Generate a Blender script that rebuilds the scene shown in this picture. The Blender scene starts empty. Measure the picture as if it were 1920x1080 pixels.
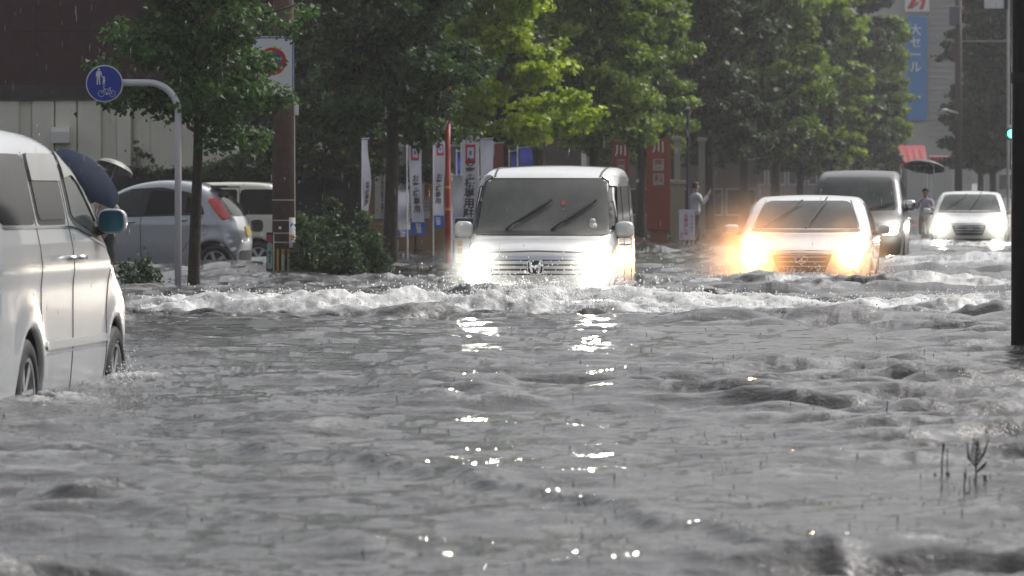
import bpy, bmesh, math, random
import numpy as np
from mathutils import Vector, Matrix
from mathutils.bvhtree import BVHTree
from mathutils.geometry import delaunay_2d_cdt

sc = bpy.context.scene
R = math.radians
# ------------------------------------------------------------------ camera
# metres; y = away from the camera, water level z = 0, flooded ground z = -0.33
CAMZ, FPX, HX, HY = 1.15, 9400.0, 960.0, 365.0     # in pixels of the 1920-wide photograph
GROUND = -0.33
cd = bpy.data.cameras.new("camera"); cam = bpy.data.objects.new("camera", cd)
sc.collection.objects.link(cam); sc.camera = cam
cam.location = (0, 0, CAMZ); cam.rotation_euler = (R(90), 0, 0)
cd.sensor_width = 36; cd.lens = 36 * FPX / 1920
cd.shift_y = (HY - 540) / 1920
cd.clip_start = 0.5; cd.clip_end = 3000
cd.dof.use_dof = True; cd.dof.focus_distance = 43.0; cd.dof.aperture_fstop = 8.0

# ------------------------------------------------------------------ sky and sun
SUN_EL, SUN_AZ = R(48), R(50)
w = bpy.data.worlds.new("World"); sc.world = w; w.use_nodes = True
nt = w.node_tree; nt.nodes.clear()
out = nt.nodes.new("ShaderNodeOutputWorld"); bg = nt.nodes.new("ShaderNodeBackground")
sky = nt.nodes.new("ShaderNodeTexSky"); sky.sky_type = 'NISHITA'; sky.sun_disc = False
sky.sun_elevation = SUN_EL; sky.sun_rotation = SUN_AZ
sky.air_density = 1.0; sky.dust_density = 7.0; sky.ozone_density = 1.0
hs = nt.nodes.new("ShaderNodeHueSaturation"); hs.inputs['Saturation'].default_value = 0.28
nt.links.new(sky.outputs[0], hs.inputs['Color']); nt.links.new(hs.outputs[0], bg.inputs[0])
bg.inputs[1].default_value = 0.10
nt.links.new(bg.outputs[0], out.inputs[0])
sl = bpy.data.lights.new("sun", 'SUN'); so = bpy.data.objects.new("sun", sl); sc.collection.objects.link(so)
sl.energy = 0.9; sl.angle = R(22); sl.color = (1, 0.98, 0.96)
so.rotation_euler = (R(90) - SUN_EL, 0, math.pi - SUN_AZ)
sc.view_settings.view_transform = 'Standard'; sc.view_settings.look = 'None'
sc.view_settings.gamma = 1; sc.view_settings.exposure = 0.82
sc.cycles.use_denoising = True
sc.cycles.max_bounces = 6; sc.cycles.diffuse_bounces = 2; sc.cycles.glossy_bounces = 3
sc.cycles.transmission_bounces = 4; sc.cycles.volume_bounces = 0; sc.cycles.transparent_max_bounces = 8
sc.cycles.sample_clamp_indirect = 30.0; sc.cycles.caustics_reflective = False; sc.cycles.caustics_refractive = False

# ------------------------------------------------------------------ helpers
def WX(px, D): return (px - HX) / FPX * D
def WZ(py, D): return CAMZ + (HY - py) / FPX * D

def tag(o, label=None, cat=None, group=None, kind=None):
    if label: o["label"] = label
    if cat: o["category"] = cat
    if group: o["group"] = group
    if kind: o["kind"] = kind
    return o

def empty(name, loc=(0, 0, 0), rz=0.0):
    o = bpy.data.objects.new(name, None); o.location = loc; o.rotation_euler = (0, 0, rz)
    o.empty_display_size = .2
    sc.collection.objects.link(o); return o

def mk(name, verts, faces, mats, parent=None, smooth=False, fm=None, loc=None, rz=0.0):
    me = bpy.data.meshes.new(name)
    if isinstance(verts, np.ndarray):
        me.vertices.add(len(verts)); me.vertices.foreach_set("co", np.ascontiguousarray(verts, dtype=np.float32).ravel())
        f = np.asarray(faces); k = f.shape[1]
        me.loops.add(f.size); me.loops.foreach_set("vertex_index", f.astype(np.int32).ravel())
        me.polygons.add(len(f)); me.polygons.foreach_set("loop_start", np.arange(len(f), dtype=np.int32) * k)
        me.update(calc_edges=True)
    else:
        me.from_pydata([tuple(v) for v in verts], [], [tuple(f) for f in faces]); me.update()
    if not isinstance(mats, (list, tuple)): mats = [mats]
    for m in mats: me.materials.append(m)
    if fm is not None: me.polygons.foreach_set("material_index", np.asarray(fm, dtype=np.int32))
    if smooth: me.polygons.foreach_set("use_smooth", np.ones(len(me.polygons), dtype=bool))
    me.update()
    o = bpy.data.objects.new(name, me); sc.collection.objects.link(o)
    if parent is not None: o.parent = parent
    if loc is not None: o.location = loc
    if rz: o.rotation_euler = (0, 0, rz)
    return o

class MB:
    """collects simple shapes into one mesh"""
    def __init__(s): s.v = []; s.f = []; s.m = []; s.mi = 0
    def add(s, vs, fs):
        n = len(s.v); s.v += [Vector(v) for v in vs]
        s.f += [tuple(i + n for i in f) for f in fs]; s.m += [s.mi] * len(fs); return s
    def box(s, a, b, bev=0.0):
        x0, y0, z0 = a; x1, y1, z1 = b
        if bev <= 0:
            vs = [(x0,y0,z0),(x1,y0,z0),(x1,y1,z0),(x0,y1,z0),(x0,y0,z1),(x1,y0,z1),(x1,y1,z1),(x0,y1,z1)]
            return s.add(vs, [(0,3,2,1),(4,5,6,7),(0,1,5,4),(1,2,6,5),(2,3,7,6),(3,0,4,7)])
        bm = bmesh.new(); bmesh.ops.create_cube(bm, size=1)
        for v in bm.verts: v.co = Vector(((x0+x1)/2+v.co.x*(x1-x0),(y0+y1)/2+v.co.y*(y1-y0),(z0+z1)/2+v.co.z*(z1-z0)))
        bmesh.ops.bevel(bm, geom=bm.edges[:], offset=bev, segments=2, affect='EDGES', profile=.5)
        bm.verts.index_update()
        s.add([v.co.copy() for v in bm.verts], [[v.index for v in f.verts] for f in bm.faces]); bm.free(); return s
    def tube(s, pts, rad, n=10, cap=True):
        pts = [Vector(p) for p in pts]
        if not isinstance(rad, (list, tuple)): rad = [rad] * len(pts)
        up = None; rings = []
        for i, p in enumerate(pts):
            t = (pts[min(i+1, len(pts)-1)] - pts[max(i-1, 0)]).normalized()
            if up is None: up = Vector((0,0,1)) if abs(t.z) < .9 else Vector((1,0,0))
            a = t.cross(up).normalized(); b = a.cross(t).normalized(); up = b
            rings.append([p + (a*math.cos(2*math.pi*k/n) + b*math.sin(2*math.pi*k/n))*rad[i] for k in range(n)])
        vs = [v for r in rings for v in r]; fs = []
        for i in range(len(pts)-1):
            for k in range(n): fs.append((i*n+k, i*n+(k+1)%n, (i+1)*n+(k+1)%n, (i+1)*n+k))
        if cap: fs.append(tuple(range(n))[::-1]); fs.append(tuple((len(pts)-1)*n+k for k in range(n)))
        return s.add(vs, fs)
    def lathe(s, prof, n=24, M=None):
        """prof = [(r, h)] around the local z axis, M places it"""
        vs = []; fs = []
        for r, h in prof:
            for k in range(n):
                a = 2*math.pi*k/n; v = Vector((r*math.cos(a), r*math.sin(a), h)); vs.append(M @ v if M else v)
        for i in range(len(prof)-1):
            for k in range(n): fs.append((i*n+k, i*n+(k+1)%n, (i+1)*n+(k+1)%n, (i+1)*n+k))
        return s.add(vs, fs)
    def prism(s, poly, h0, h1, M=None):
        n = len(poly); vs = [Vector((x, y, h0)) for x, y in poly] + [Vector((x, y, h1)) for x, y in poly]
        if M: vs = [M @ v for v in vs]
        return s.add(vs, [tuple(range(n))[::-1], tuple(range(n, 2*n))] + [(i, (i+1)%n, n+(i+1)%n, n+i) for i in range(n)])
    def build(s, name, mats, parent=None, smooth=False, loc=None, rz=0.0):
        return mk(name, s.v, s.f, mats, parent, smooth, s.m if isinstance(mats, (list, tuple)) else None, loc, rz)

def smooth_by_angle(o, ang=40):
    me = o.data; me.polygons.foreach_set("use_smooth", np.ones(len(me.polygons), dtype=bool))
    bm = bmesh.new(); bm.from_mesh(me)
    for e in bm.edges:
        e.smooth = not (len(e.link_faces) == 2 and e.calc_face_angle(0) > R(ang))
    bm.to_mesh(me); bm.free(); return o

# ------------------------------------------------------------------ materials
MATS = {}
def mat(name, col, rough=0.5, metal=0.0, spec=0.5, coat=0.0, emis=None, estr=0.0, noise=0.0, nscale=6.0, bump=0.0, bscale=40.0, trans=0.0, ior=1.45, alpha=1.0):
    if name in MATS: return MATS[name]
    m = bpy.data.materials.new(name); m.use_nodes = True; t = m.node_tree; b = t.nodes['Principled BSDF']
    b.inputs['Base Color'].default_value = (*col, 1); b.inputs['Roughness'].default_value = rough
    b.inputs['Metallic'].default_value = metal; b.inputs['Specular IOR Level'].default_value = spec
    b.inputs['Coat Weight'].default_value = coat; b.inputs['Coat Roughness'].default_value = .04
    b.inputs['Transmission Weight'].default_value = trans; b.inputs['IOR'].default_value = ior
    b.inputs['Alpha'].default_value = alpha
    if emis: b.inputs['Emission Color'].default_value = (*emis, 1); b.inputs['Emission Strength'].default_value = estr
    tc = t.nodes.new('ShaderNodeTexCoord')
    if noise > 0:
        n = t.nodes.new('ShaderNodeTexNoise'); n.inputs['Scale'].default_value = nscale; n.inputs['Detail'].default_value = 6; n.inputs['Roughness'].default_value = .65
        t.links.new(tc.outputs['Object'], n.inputs['Vector'])
        mr = t.nodes.new('ShaderNodeMapRange'); mr.inputs['From Min'].default_value = .3; mr.inputs['From Max'].default_value = .7
        mr.inputs['To Min'].default_value = 1 - noise; mr.inputs['To Max'].default_value = 1 + noise * .6
        t.links.new(n.outputs['Fac'], mr.inputs['Value'])
        mx = t.nodes.new('ShaderNodeMix'); mx.data_type = 'RGBA'; mx.blend_type = 'MULTIPLY'; mx.inputs['Factor'].default_value = 1
        mx.inputs['A'].default_value = (*col, 1); t.links.new(mr.outputs[0], mx.inputs['B']); t.links.new(mx.outputs['Result'], b.inputs['Base Color'])
    if bump > 0:
        n2 = t.nodes.new('ShaderNodeTexNoise'); n2.inputs['Scale'].default_value = bscale; n2.inputs['Detail'].default_value = 5
        t.links.new(tc.outputs['Object'], n2.inputs['Vector'])
        bp = t.nodes.new('ShaderNodeBump'); bp.inputs['Strength'].default_value = bump; bp.inputs['Distance'].default_value = .02
        t.links.new(n2.outputs['Fac'], bp.inputs['Height']); t.links.new(bp.outputs[0], b.inputs['Normal'])
    MATS[name] = m; return m

def leaf_mat(name, c1, c2, c3=None, clump=2.2):
    """leaf colour varies by clump and by leaf"""
    m = bpy.data.materials.new(name); m.use_nodes = True; t = m.node_tree; b = t.nodes['Principled BSDF']
    tc = t.nodes.new('ShaderNodeTexCoord'); n = t.nodes.new('ShaderNodeTexNoise'); n.inputs['Scale'].default_value = clump; n.inputs['Detail'].default_value = 3
    t.links.new(tc.outputs['Object'], n.inputs['Vector'])
    g = t.nodes.new('ShaderNodeNewGeometry')
    ad = t.nodes.new('ShaderNodeMath'); ad.operation = 'MULTIPLY_ADD'; ad.inputs[1].default_value = .35
    t.links.new(g.outputs['Random Per Island'], ad.inputs[0]); t.links.new(n.outputs['Fac'], ad.inputs[2])
    cr = t.nodes.new('ShaderNodeValToRGB'); cr.color_ramp.elements[0].position = .48; cr.color_ramp.elements[1].position = .86
    cr.color_ramp.elements[0].color = (*c1, 1); cr.color_ramp.elements[1].color = (*c2, 1)
    t.links.new(ad.outputs[0], cr.inputs[0]); t.links.new(cr.outputs[0], b.inputs['Base Color'])
    b.inputs['Roughness'].default_value = .45; b.inputs['Specular IOR Level'].default_value = .35
    tr = t.nodes.new('ShaderNodeBsdfTranslucent'); t.links.new(cr.outputs[0], tr.inputs['Color'])
    ms = t.nodes.new('ShaderNodeMixShader'); ms.inputs[0].default_value = .45
    t.links.new(b.outputs[0], ms.inputs[1]); t.links.new(tr.outputs[0], ms.inputs[2])
    t.links.new(ms.outputs[0], t.nodes['Material Output'].inputs['Surface']); return m

M_white = mat('paint_white', (.58,.585,.59), .22, coat=1.0, noise=.04, nscale=3)
M_pearl = mat('paint_pearl_white', (.38,.395,.41), .28, coat=.7, noise=.05, nscale=3)
M_silver = mat('paint_silver', (.36,.38,.42), .30, metal=.4, coat=1.0, noise=.04)
M_cream = mat('paint_cream', (.66,.66,.56), .3, coat=1.0, noise=.04)
M_dark = mat('paint_dark', (.012,.011,.012), .35, coat=.35)
M_glass = mat('window_glass', (.010,.011,.012), .10, spec=.14)
M_glassl = mat('windscreen_glass', (.11,.112,.105), .14, spec=.5, noise=.35, nscale=2.5)
M_glassp = mat('clear_window_glass', (.05,.058,.058), .12, spec=.2, noise=.5, nscale=2.0)
M_black = mat('black_plastic', (.02,.02,.02), .5)
M_rub = mat('rubber', (.018,.018,.018), .65, bump=.2)
M_chrome = mat('chrome', (.75,.76,.78), .12, metal=1.0)
M_alloy = mat('wheel_alloy', (.55,.56,.58), .3, metal=.8)
M_lens = mat('lamp_lens', (.8,.82,.85), .1, coat=1.0, emis=(1,.97,.88), estr=1.0)
M_red = mat('tail_lamp_red', (.62,.012,.015), .15, coat=1.0, noise=.3, nscale=14)
M_mirror = mat('blue_mirror', (.05,.17,.23), .12, metal=.7)
M_seam = mat('panel_gap', (.05,.05,.05), .6)
M_yplate = mat('plate_yellow', (.62,.45,.05), .4)
M_wplate = mat('plate_white', (.7,.7,.68), .4)
M_bulbw = mat('lit_headlamp', (1,1,1), .3, emis=(1,.96,.82), estr=520)
M_bulbo = mat('lit_headlamp_warm', (1,1,1), .3, emis=(1,.55,.22), estr=520)
# ------------------------------------------------------------------ vehicles
def chaikin(P, it=2):
    for _ in range(it):
        Q = [P[0]]
        for a, b in zip(P[:-1], P[1:]):
            Q.append((a[0]*.75+b[0]*.25, a[1]*.75+b[1]*.25)); Q.append((a[0]*.25+b[0]*.75, a[1]*.25+b[1]*.75))
        Q.append(P[-1]); P = Q
    return P

def resample(P, step):
    P = np.array(P, float); d = np.r_[0, np.cumsum(np.hypot(*np.diff(P, axis=0).T))]
    n = max(2, int(d[-1]/step)); t = np.linspace(0, d[-1], n+1)
    return np.c_[np.interp(t, d, P[:,0]), np.interp(t, d, P[:,1])]

class Body:
    """half-width field over the side outline: rounded edges, tumblehome above the belt, bowed nose and tail"""
    def __init__(s, top, wheels, wr, z0, W0, belt, tumble, rT=.10, rF=.22, rR=.16, bowF=.10, bowR=.06, crown=.05, tuck=.05, taperF=.06, taperR=.03, shoulder=0.0, mats=None, name='body', parent=None, flare=0.0):
        topP = resample(chaikin(top, 2), .045)
        bot = [tuple(topP[-1])]
        for wx in sorted(wheels):            # rear (most negative x) first
            zc = wr; ra = wr + .065
            dx = math.sqrt(max(ra*ra - (z0-zc)**2, 1e-4))
            a0 = math.atan2(z0-zc, -dx); a1 = math.atan2(z0-zc, dx)
            if a0 < 0: a0 += 2*math.pi
            if a1 < -math.pi/2: a1 += 2*math.pi
            for k in range(15):
                a = a0 + (a1-a0)*k/14
                bot.append((wx+ra*math.cos(a), zc+ra*math.sin(a)))
        bot.append(tuple(topP[0]))
        botP = resample(bot, .045)
        P = np.vstack([topP, botP[1:-1]])            # closed
        ntop = len(topP)
        # orientation: make inward normals
        A = np.roll(P, -1, 0) - P; area = np.sum(P[:,0]*np.roll(P[:,1], -1) - np.roll(P[:,0], -1)*P[:,1])/2
        T = np.roll(P, -1, 0) - np.roll(P, 1, 0); T /= np.linalg.norm(T, axis=1)[:,None]
        Nn = np.c_[-T[:,1], T[:,0]] * (1 if area > 0 else -1)   # inward
        xs = P[:,0]; L = xs.max()-xs.min(); s.L = L; xm = (xs.max()+xs.min())/2
        rr = np.full(len(P), rT)
        fw = np.clip(-Nn[:,0], 0, 1)*(xs > xm); bw = np.clip(Nn[:,0], 0, 1)*(xs < xm)
        rr = rT + (rF-rT)*fw**1.2 + (rR-rT)*bw**1.2
        rr[ntop:] = .03
        k = np.ones(9)/9; rs = np.convolve(np.r_[rr[-4:], rr, rr[:4]], k, 'valid'); rs[ntop+3:-3] = .03; rr = rs
        s.P, s.rr = P, rr; s.W0, s.belt, s.tumble, s.tuck = W0, belt, tumble, tuck
        s.taperF, s.taperR, s.xm, s.crown, s.bowF, s.bowR, s.shoulder = taperF, taperR, xm, crown, bowF, bowR, shoulder
        s.xmax, s.xmin = xs.max(), xs.min(); s.wheels = wheels; s.wr = wr; s.flare = flare
        pts = [P]
        for q in (.06, .18, .36, .6, .85):
            pts.append(P + Nn*(rr*q)[:,None])
        gx = np.arange(s.xmin+.02, s.xmax, .045); gz = np.arange(z0, P[:,1].max(), .04)
        G = np.stack(np.meshgrid(gx, gz), -1).reshape(-1, 2); pts.append(G)
        cand = np.vstack(pts[1:]); d, r = s.dist(cand); lay = np.concatenate([np.full(len(P), q) for q in (.06,.18,.36,.6,.85)])
        keep = np.ones(len(cand), bool); n5 = len(P)*5
        keep[:n5] = d[:n5] > rr[np.tile(np.arange(len(P)), 5)]*lay*.85
        keep[n5:] = d[n5:] > np.maximum(r[n5:]*.98, .03)
        allp = np.vstack([P, cand[keep]]); nP = len(P)
        V, E, F, _, _, _ = delaunay_2d_cdt([Vector(p) for p in allp], [], [list(range(nP))] if area > 0 else [list(range(nP))[::-1]], 1, 1e-5)
        V = np.array([(v.x, v.y) for v in V]); d, r = s.dist(V)
        Y = s.halfw(V, d, r); n = len(V)
        verts = [tuple(s.D(V[i,0], Y[i], V[i,1])) for i in range(n)] + [tuple(s.D(V[i,0], -Y[i], V[i,1])) for i in range(n)]
        faces = [tuple(f)[::-1] for f in F] + [tuple(i+n for i in f) for f in F]
        # orientation of CDT faces is CCW in (x,z) -> normal points to -y; the +y side needs it reversed
        nb = 14; base = len(verts); fm = [0]*len(faces)
        # map boundary points to V indices
        bi = []
        for p in P:
            j = int(np.argmin((V[:,0]-p[0])**2 + (V[:,1]-p[1])**2)); bi.append(j)
        cols = []
        for j in bi:
            row = [j]
            for q in range(1, nb):
                y = Y[j]*(1-2*q/nb); verts.append(tuple(s.D(V[j,0], y, V[j,1]))); row.append(len(verts)-1)
            row.append(j+n); cols.append(row)
        for i in range(nP):
            a, b = cols[i], cols[(i+1) % nP]; mi = 1 if i >= ntop-1 else 0
            for q in range(nb):
                f = (a[q], b[q], b[q+1], a[q+1]); faces.append(f if area > 0 else f[::-1]); fm.append(mi)
        s.obj = mk(name, verts, faces, mats, parent, True, fm)
        bm = bmesh.new(); bm.from_mesh(s.obj.data); bmesh.ops.recalc_face_normals(bm, faces=bm.faces); bm.to_mesh(s.obj.data); bm.free()
        s.obj.data.polygons.foreach_set("use_smooth", np.ones(len(s.obj.data.polygons), dtype=bool))
        me = s.obj.data
        s.bvh = BVHTree.FromPolygons([v.co.copy() for v in me.vertices], [tuple(p.vertices) for p in me.polygons])
        s.zmax = P[:,1].max()
    def dist(s, Q):
        A = s.P; B = np.roll(s.P, -1, 0); rb = np.roll(s.rr, -1)
        D = np.full(len(Q), 1e9); Rr = np.zeros(len(Q))
        for i in range(len(A)):
            ab = B[i]-A[i]; l2 = ab@ab + 1e-12
            t = np.clip(((Q-A[i])@ab)/l2, 0, 1); c = A[i]+t[:,None]*ab; d = np.hypot(*(Q-c).T)
            m = d < D; D[m] = d[m]; Rr[m] = (s.rr[i]*(1-t)+rb[i]*t)[m]
        # only inside counts
        x, z = Q[:,0], Q[:,1]; ins = np.zeros(len(Q), bool)
        for i in range(len(A)):
            c = (A[i,1] > z) != (B[i,1] > z)
            with np.errstate(divide='ignore', invalid='ignore'):
                xi = (B[i,0]-A[i,0])*(z-A[i,1])/(B[i,1]-A[i,1]+1e-15)+A[i,0]
            ins ^= c & (x < xi)
        D[~ins] = 0
        return D, np.maximum(Rr, .01)
    def halfw(s, V, d, r):
        x, z = V[:,0], V[:,1]
        w = np.full(len(V), s.W0)
        up = np.clip(z-s.belt, 0, None); w = w - s.tumble*up - s.tumble*.35*np.clip(up-.25, 0, None)**1.5
        lo = np.clip((.62-z)/.45, 0, 1); w = w - s.tuck*lo**1.6
        w = w + s.shoulder*np.exp(-((z-(s.belt-.12))/.07)**2)
        if s.flare:
            for wx in s.wheels:
                rd = np.hypot(x-wx, z-s.wr); w = w + s.flare*np.exp(-((rd-(s.wr+.10))/.10)**2)*(z < s.belt)
        tf = np.clip((x-(s.xmax-1.0))/1.0, 0, 1); tr = np.clip(((s.xmin+.9)-x)/.9, 0, 1)
        w = w - s.taperF*tf**2 - s.taperR*tr**2
        q = np.clip(d/r, 0, 1); return w - r*(1-np.sqrt(np.clip(1-(1-q)**2, 0, 1)))
    def D(s, x, y, z):
        u = (y/s.W0)**2
        f = np.clip((x-(s.xmax-1.6))/1.6, 0, 1); b = np.clip(((s.xmin+.9)-x)/.9, 0, 1)
        c = s.crown*np.clip((z-.5)/.9, 0, 1)
        return (x - s.bowF*u*f**.7 + s.bowR*u*b, y, z - c*u)
    # surface patches: view 'F' front, 'B' back, 'L' (+y) 'R' (-y), 'T' top; poly in (y,z) / (x,z) / (x,y)
    def patch(s, name, view, poly, m, off=.004, step=.06, parent=None, label=None):
        dirs = {'F': Vector((-1,0,0)), 'B': Vector((1,0,0)), 'L': Vector((0,-1,0)), 'R': Vector((0,1,0)), 'T': Vector((0,0,-1))}
        dv = dirs[view]; P = resample(list(poly)+[poly[0]], step)[:-1]
        if np.sum(P[:,0]*np.roll(P[:,1], -1) - np.roll(P[:,0], -1)*P[:,1]) < 0: P = P[::-1]
        lo, hi = P.min(0), P.max(0)
        gx = np.arange(lo[0]+step/2, hi[0], step); gz = np.arange(lo[1]+step/2, hi[1], step)
        G = np.stack(np.meshgrid(gx, gz), -1).reshape(-1, 2) if len(gx) and len(gz) else np.zeros((0,2))
        pts = [Vector(p) for p in P] + [Vector(p) for p in G]
        V, E, F, _, _, _ = delaunay_2d_cdt(pts, [], [list(range(len(P)))], 1, 1e-5)
        vs = []; ok = []; base = []
        for v in V:
            a, b = v.x, v.y
            o = Vector((3,a,b)) if view == 'F' else Vector((-9,a,b)) if view == 'B' else Vector((a,4,b)) if view == 'L' else Vector((a,-4,b)) if view == 'R' else Vector((a,b,5))
            h, n, _, _ = s.bvh.ray_cast(o, dv)
            if h is None:
                h, n, _, _ = s.bvh.find_nearest(Vector((a if view in 'LRT' else (0 if view == 'F' else s.xmin), (s.W0 if view == 'L' else -s.W0 if view == 'R' else a if view in 'FB' else b), b if view != 'T' else s.zmax)))
            if n.dot(dv) > 0: n = -n
            vs.append(h + n*off); base.append(h - n*.006)
        n0 = len(vs); faces = [tuple(f) for f in F]
        # outline skirt so that the patch has thickness
        cnt = {}
        for f in F:
            for i in range(3):
                e = (f[i], f[(i+1)%3]); cnt[e] = cnt.get(e, 0)+1
        for (a, b) in list(cnt):
            if (b, a) not in cnt: faces.append((b, a, a+n0, b+n0))
        o = mk(name, vs+base, faces, m, parent or s.obj.parent, True)
        bm = bmesh.new(); bm.from_mesh(o.data)
        loose = [v for v in bm.verts if not v.link_faces]; bmesh.ops.delete(bm, geom=loose, context='VERTS')
        bmesh.ops.recalc_face_normals(bm, faces=bm.faces)
        for e in bm.edges:
            if len(e.link_faces) == 2 and e.calc_face_angle(0) > R(50): e.smooth = False
        bm.to_mesh(o.data); bm.free()
        if label: o['label'] = label
        return o
    def line(s, name, view, pts, m, wd=.008, off=.003, parent=None):
        P = resample(pts, .06); T = np.gradient(P, axis=0); T /= np.linalg.norm(T, axis=1)[:,None]+1e-9
        N = np.c_[-T[:,1], T[:,0]]*wd/2
        poly = list(map(tuple, P+N)) + list(map(tuple, (P-N)[::-1]))
        return s.patch(name, view, poly, m, off, .05, parent)
    def hit(s, view, a, b):
        o, d = {'F': (Vector((3,a,b)), Vector((-1,0,0))), 'B': (Vector((-9,a,b)), Vector((1,0,0))), 'L': (Vector((a,4,b)), Vector((0,-1,0))), 'R': (Vector((a,-4,b)), Vector((0,1,0))), 'T': (Vector((a,b,5)), Vector((0,0,-1)))}[view]
        h, n, _, _ = s.bvh.ray_cast(o, d); return h, n

def rrect(cx, cy, w, h, r, n=4):
    P = []
    for (sx, sy, a0) in ((1,1,0), (-1,1,90), (-1,-1,180), (1,-1,270)):
        for k in range(n+1):
            a = R(a0+90*k/n); P.append((cx+sx*(w/2-r)+r*math.cos(a), cy+sy*(h/2-r)+r*math.sin(a)))
    return P

def wheel(parent, x, y, r, wd, side, spokes=7, m=None, steel=False):
    """side=+1 for the +y side"""
    e = MB(); M = Matrix.Translation((x, y, r)) @ Matrix.Rotation(R(-90)*side, 4, 'X')   # local +z outwards
    e.lathe([(r*.66,-wd/2),(r*.9,-wd/2),(r*.98,-wd*.42),(r,-wd*.3),(r,wd*.3),(r*.98,wd*.42),(r*.9,wd/2),(r*.68,wd/2),(r*.66,wd*.42),(r*.66,-wd/2)], 36, M)
    t = e.build('tyre', M_rub, None, True)
    root = empty('wheel'); root.parent = parent; t.parent = root
    q = MB(); q.lathe([(0.0,wd*.05),(r*.64,wd*.05)], 30, M)
    q.build('brake_disc', M_black, root)
    g = MB(); g.lathe([(r*.66,-wd*.4),(r*.64,wd*.40),(r*.67,wd*.46),(r*.60,wd*.44),(r*.58,wd*.3),(r*.6,-wd*.4)], 36, M)
    g.lathe([(0.0,wd*.42),(r*.10,wd*.40),(r*.17,wd*.36),(r*.19,wd*.22)], 20, M)
    for k in range(spokes):
        A = M @ Matrix.Rotation(2*math.pi*k/spokes, 4, 'Z')
        wA, wB = (r*.075, r*.11) if not steel else (r*.13, r*.17)
        v = [(r*.12,-wA,wd*.37),(r*.12,wA,wd*.37),(r*.60,wB,wd*.42),(r*.60,-wB,wd*.42),(r*.12,-wA*.8,wd*.2),(r*.12,wA*.8,wd*.2),(r*.60,wB*.8,wd*.26),(r*.60,-wB*.8,wd*.26)]
        g.add([A @ Vector(p) for p in v], [(0,3,2,1),(4,5,6,7),(0,1,5,4),(1,2,6,5),(2,3,7,6),(3,0,4,7)])
    smooth_by_angle(g.build('rim', m or M_alloy, root), 35)
    return root

def mirror(parent, x, y, z, side, m, w=.16, h=.13, d=.10, face=M_chrome, stalk=True, back=True):
    """wing mirror, its glass looking backwards (-x)"""
    r = MB(); bm = bmesh.new(); bmesh.ops.create_uvsphere(bm, u_segments=20, v_segments=12, radius=1)
    for v in bm.verts:
        c = v.co; p = 3.2
        l = (abs(c.x)**p+abs(c.y)**p+abs(c.z)**p)**(1/p); c /= l
        c.x = max(c.x, -.55)
        v.co = Vector((x+c.x*d/2, y+side*w/2*1.1+c.y*w/2, z+c.z*h/2))
    r.add([v.co.copy() for v in bm.verts], [[v.index for v in f.verts] for f in bm.faces]); bm.free()
    if stalk: r.mi = 1; r.tube([(x+.01, y-side*.10, z-h*.55), (x, y+side*w*.35, z-h*.32)], [.035,.028], 10)
    o = r.build('wing_mirror', [m, M_black], parent, True)
    g = MB(); P = rrect(0, 0, w*.84, h*.84, min(w, h)*.25)
    g.prism(P, 0, .004, Matrix.Translation((x-.555*d/2-.002, y+side*w/2*1.1, z)) @ Matrix.Rotation(R(-90), 4, 'Y') @ Matrix.Rotation(R(90), 4, 'Z'))
    g.build('mirror_glass', face, o)
    return o

def wiper(bd, parent, a, b, view='F'):
    """from a=(y,z) to b=(y,z) over the windscreen"""
    pts = []
    for k in range(7):
        t = k/6; h, n = bd.hit(view, a[0]+(b[0]-a[0])*t, a[1]+(b[1]-a[1])*t)
        pts.append(h + n*(.035 if 0 < k else .015))
    g = MB(); g.tube(pts, [.014]+[.010]*6, 6)
    n = (pts[-1]-pts[1]); q = [p+Vector((.018,0,-.012)) for p in pts[2:]]+[pts[-1]+n*.18+Vector((.01,0,0))]
    g.tube(q, .011, 6)
    return g.build('wiper', M_black, parent)

def handle(bd, parent, view, x, z, m=M_chrome, ln=.17):
    h, n = bd.hit(view, x, z); g = MB(); s = 1 if view == 'L' else -1
    y = h.y
    g.tube([(x-ln/2, y-s*.005, z), (x-ln/2+.025, y+s*.035, z), (x+ln/2-.025, y+s*.035, z), (x+ln/2, y-s*.005, z)], [.014,.016,.016,.014], 8)
    return g.build('door_handle', m, parent, True)

def headlamp(bd, parent, poly, bulb, bm_, m=M_lens, r=.07, power=0, col=(1,.95,.85)):
    o = bd.patch('headlight', 'F', poly, m, .010, .05, parent)
    h, n = bd.hit('F', *bulb)
    g = MB(); g.lathe([(0,.03),(r*.7,.024),(r,.0)], 20, Matrix.Translation(h+Vector((.004,0,0))) @ Matrix.Rotation(R(90), 4, 'Y'))
    g.build('bulb', bm_, o, True)
    if power:
        ld = bpy.data.lights.new('headlamp_light', 'SPOT'); ld.energy = power; ld.color = col; ld.spot_size = R(150); ld.spot_blend = 1.0; ld.shadow_soft_size = .06
        lo = bpy.data.objects.new('headlamp_light', ld); sc.collection.objects.link(lo); lo.parent = parent
        lo.location = h + Vector((.10,0,0)); lo.rotation_euler = (0, R(-87), 0)   # shines along +x, slightly down
    return h

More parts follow.
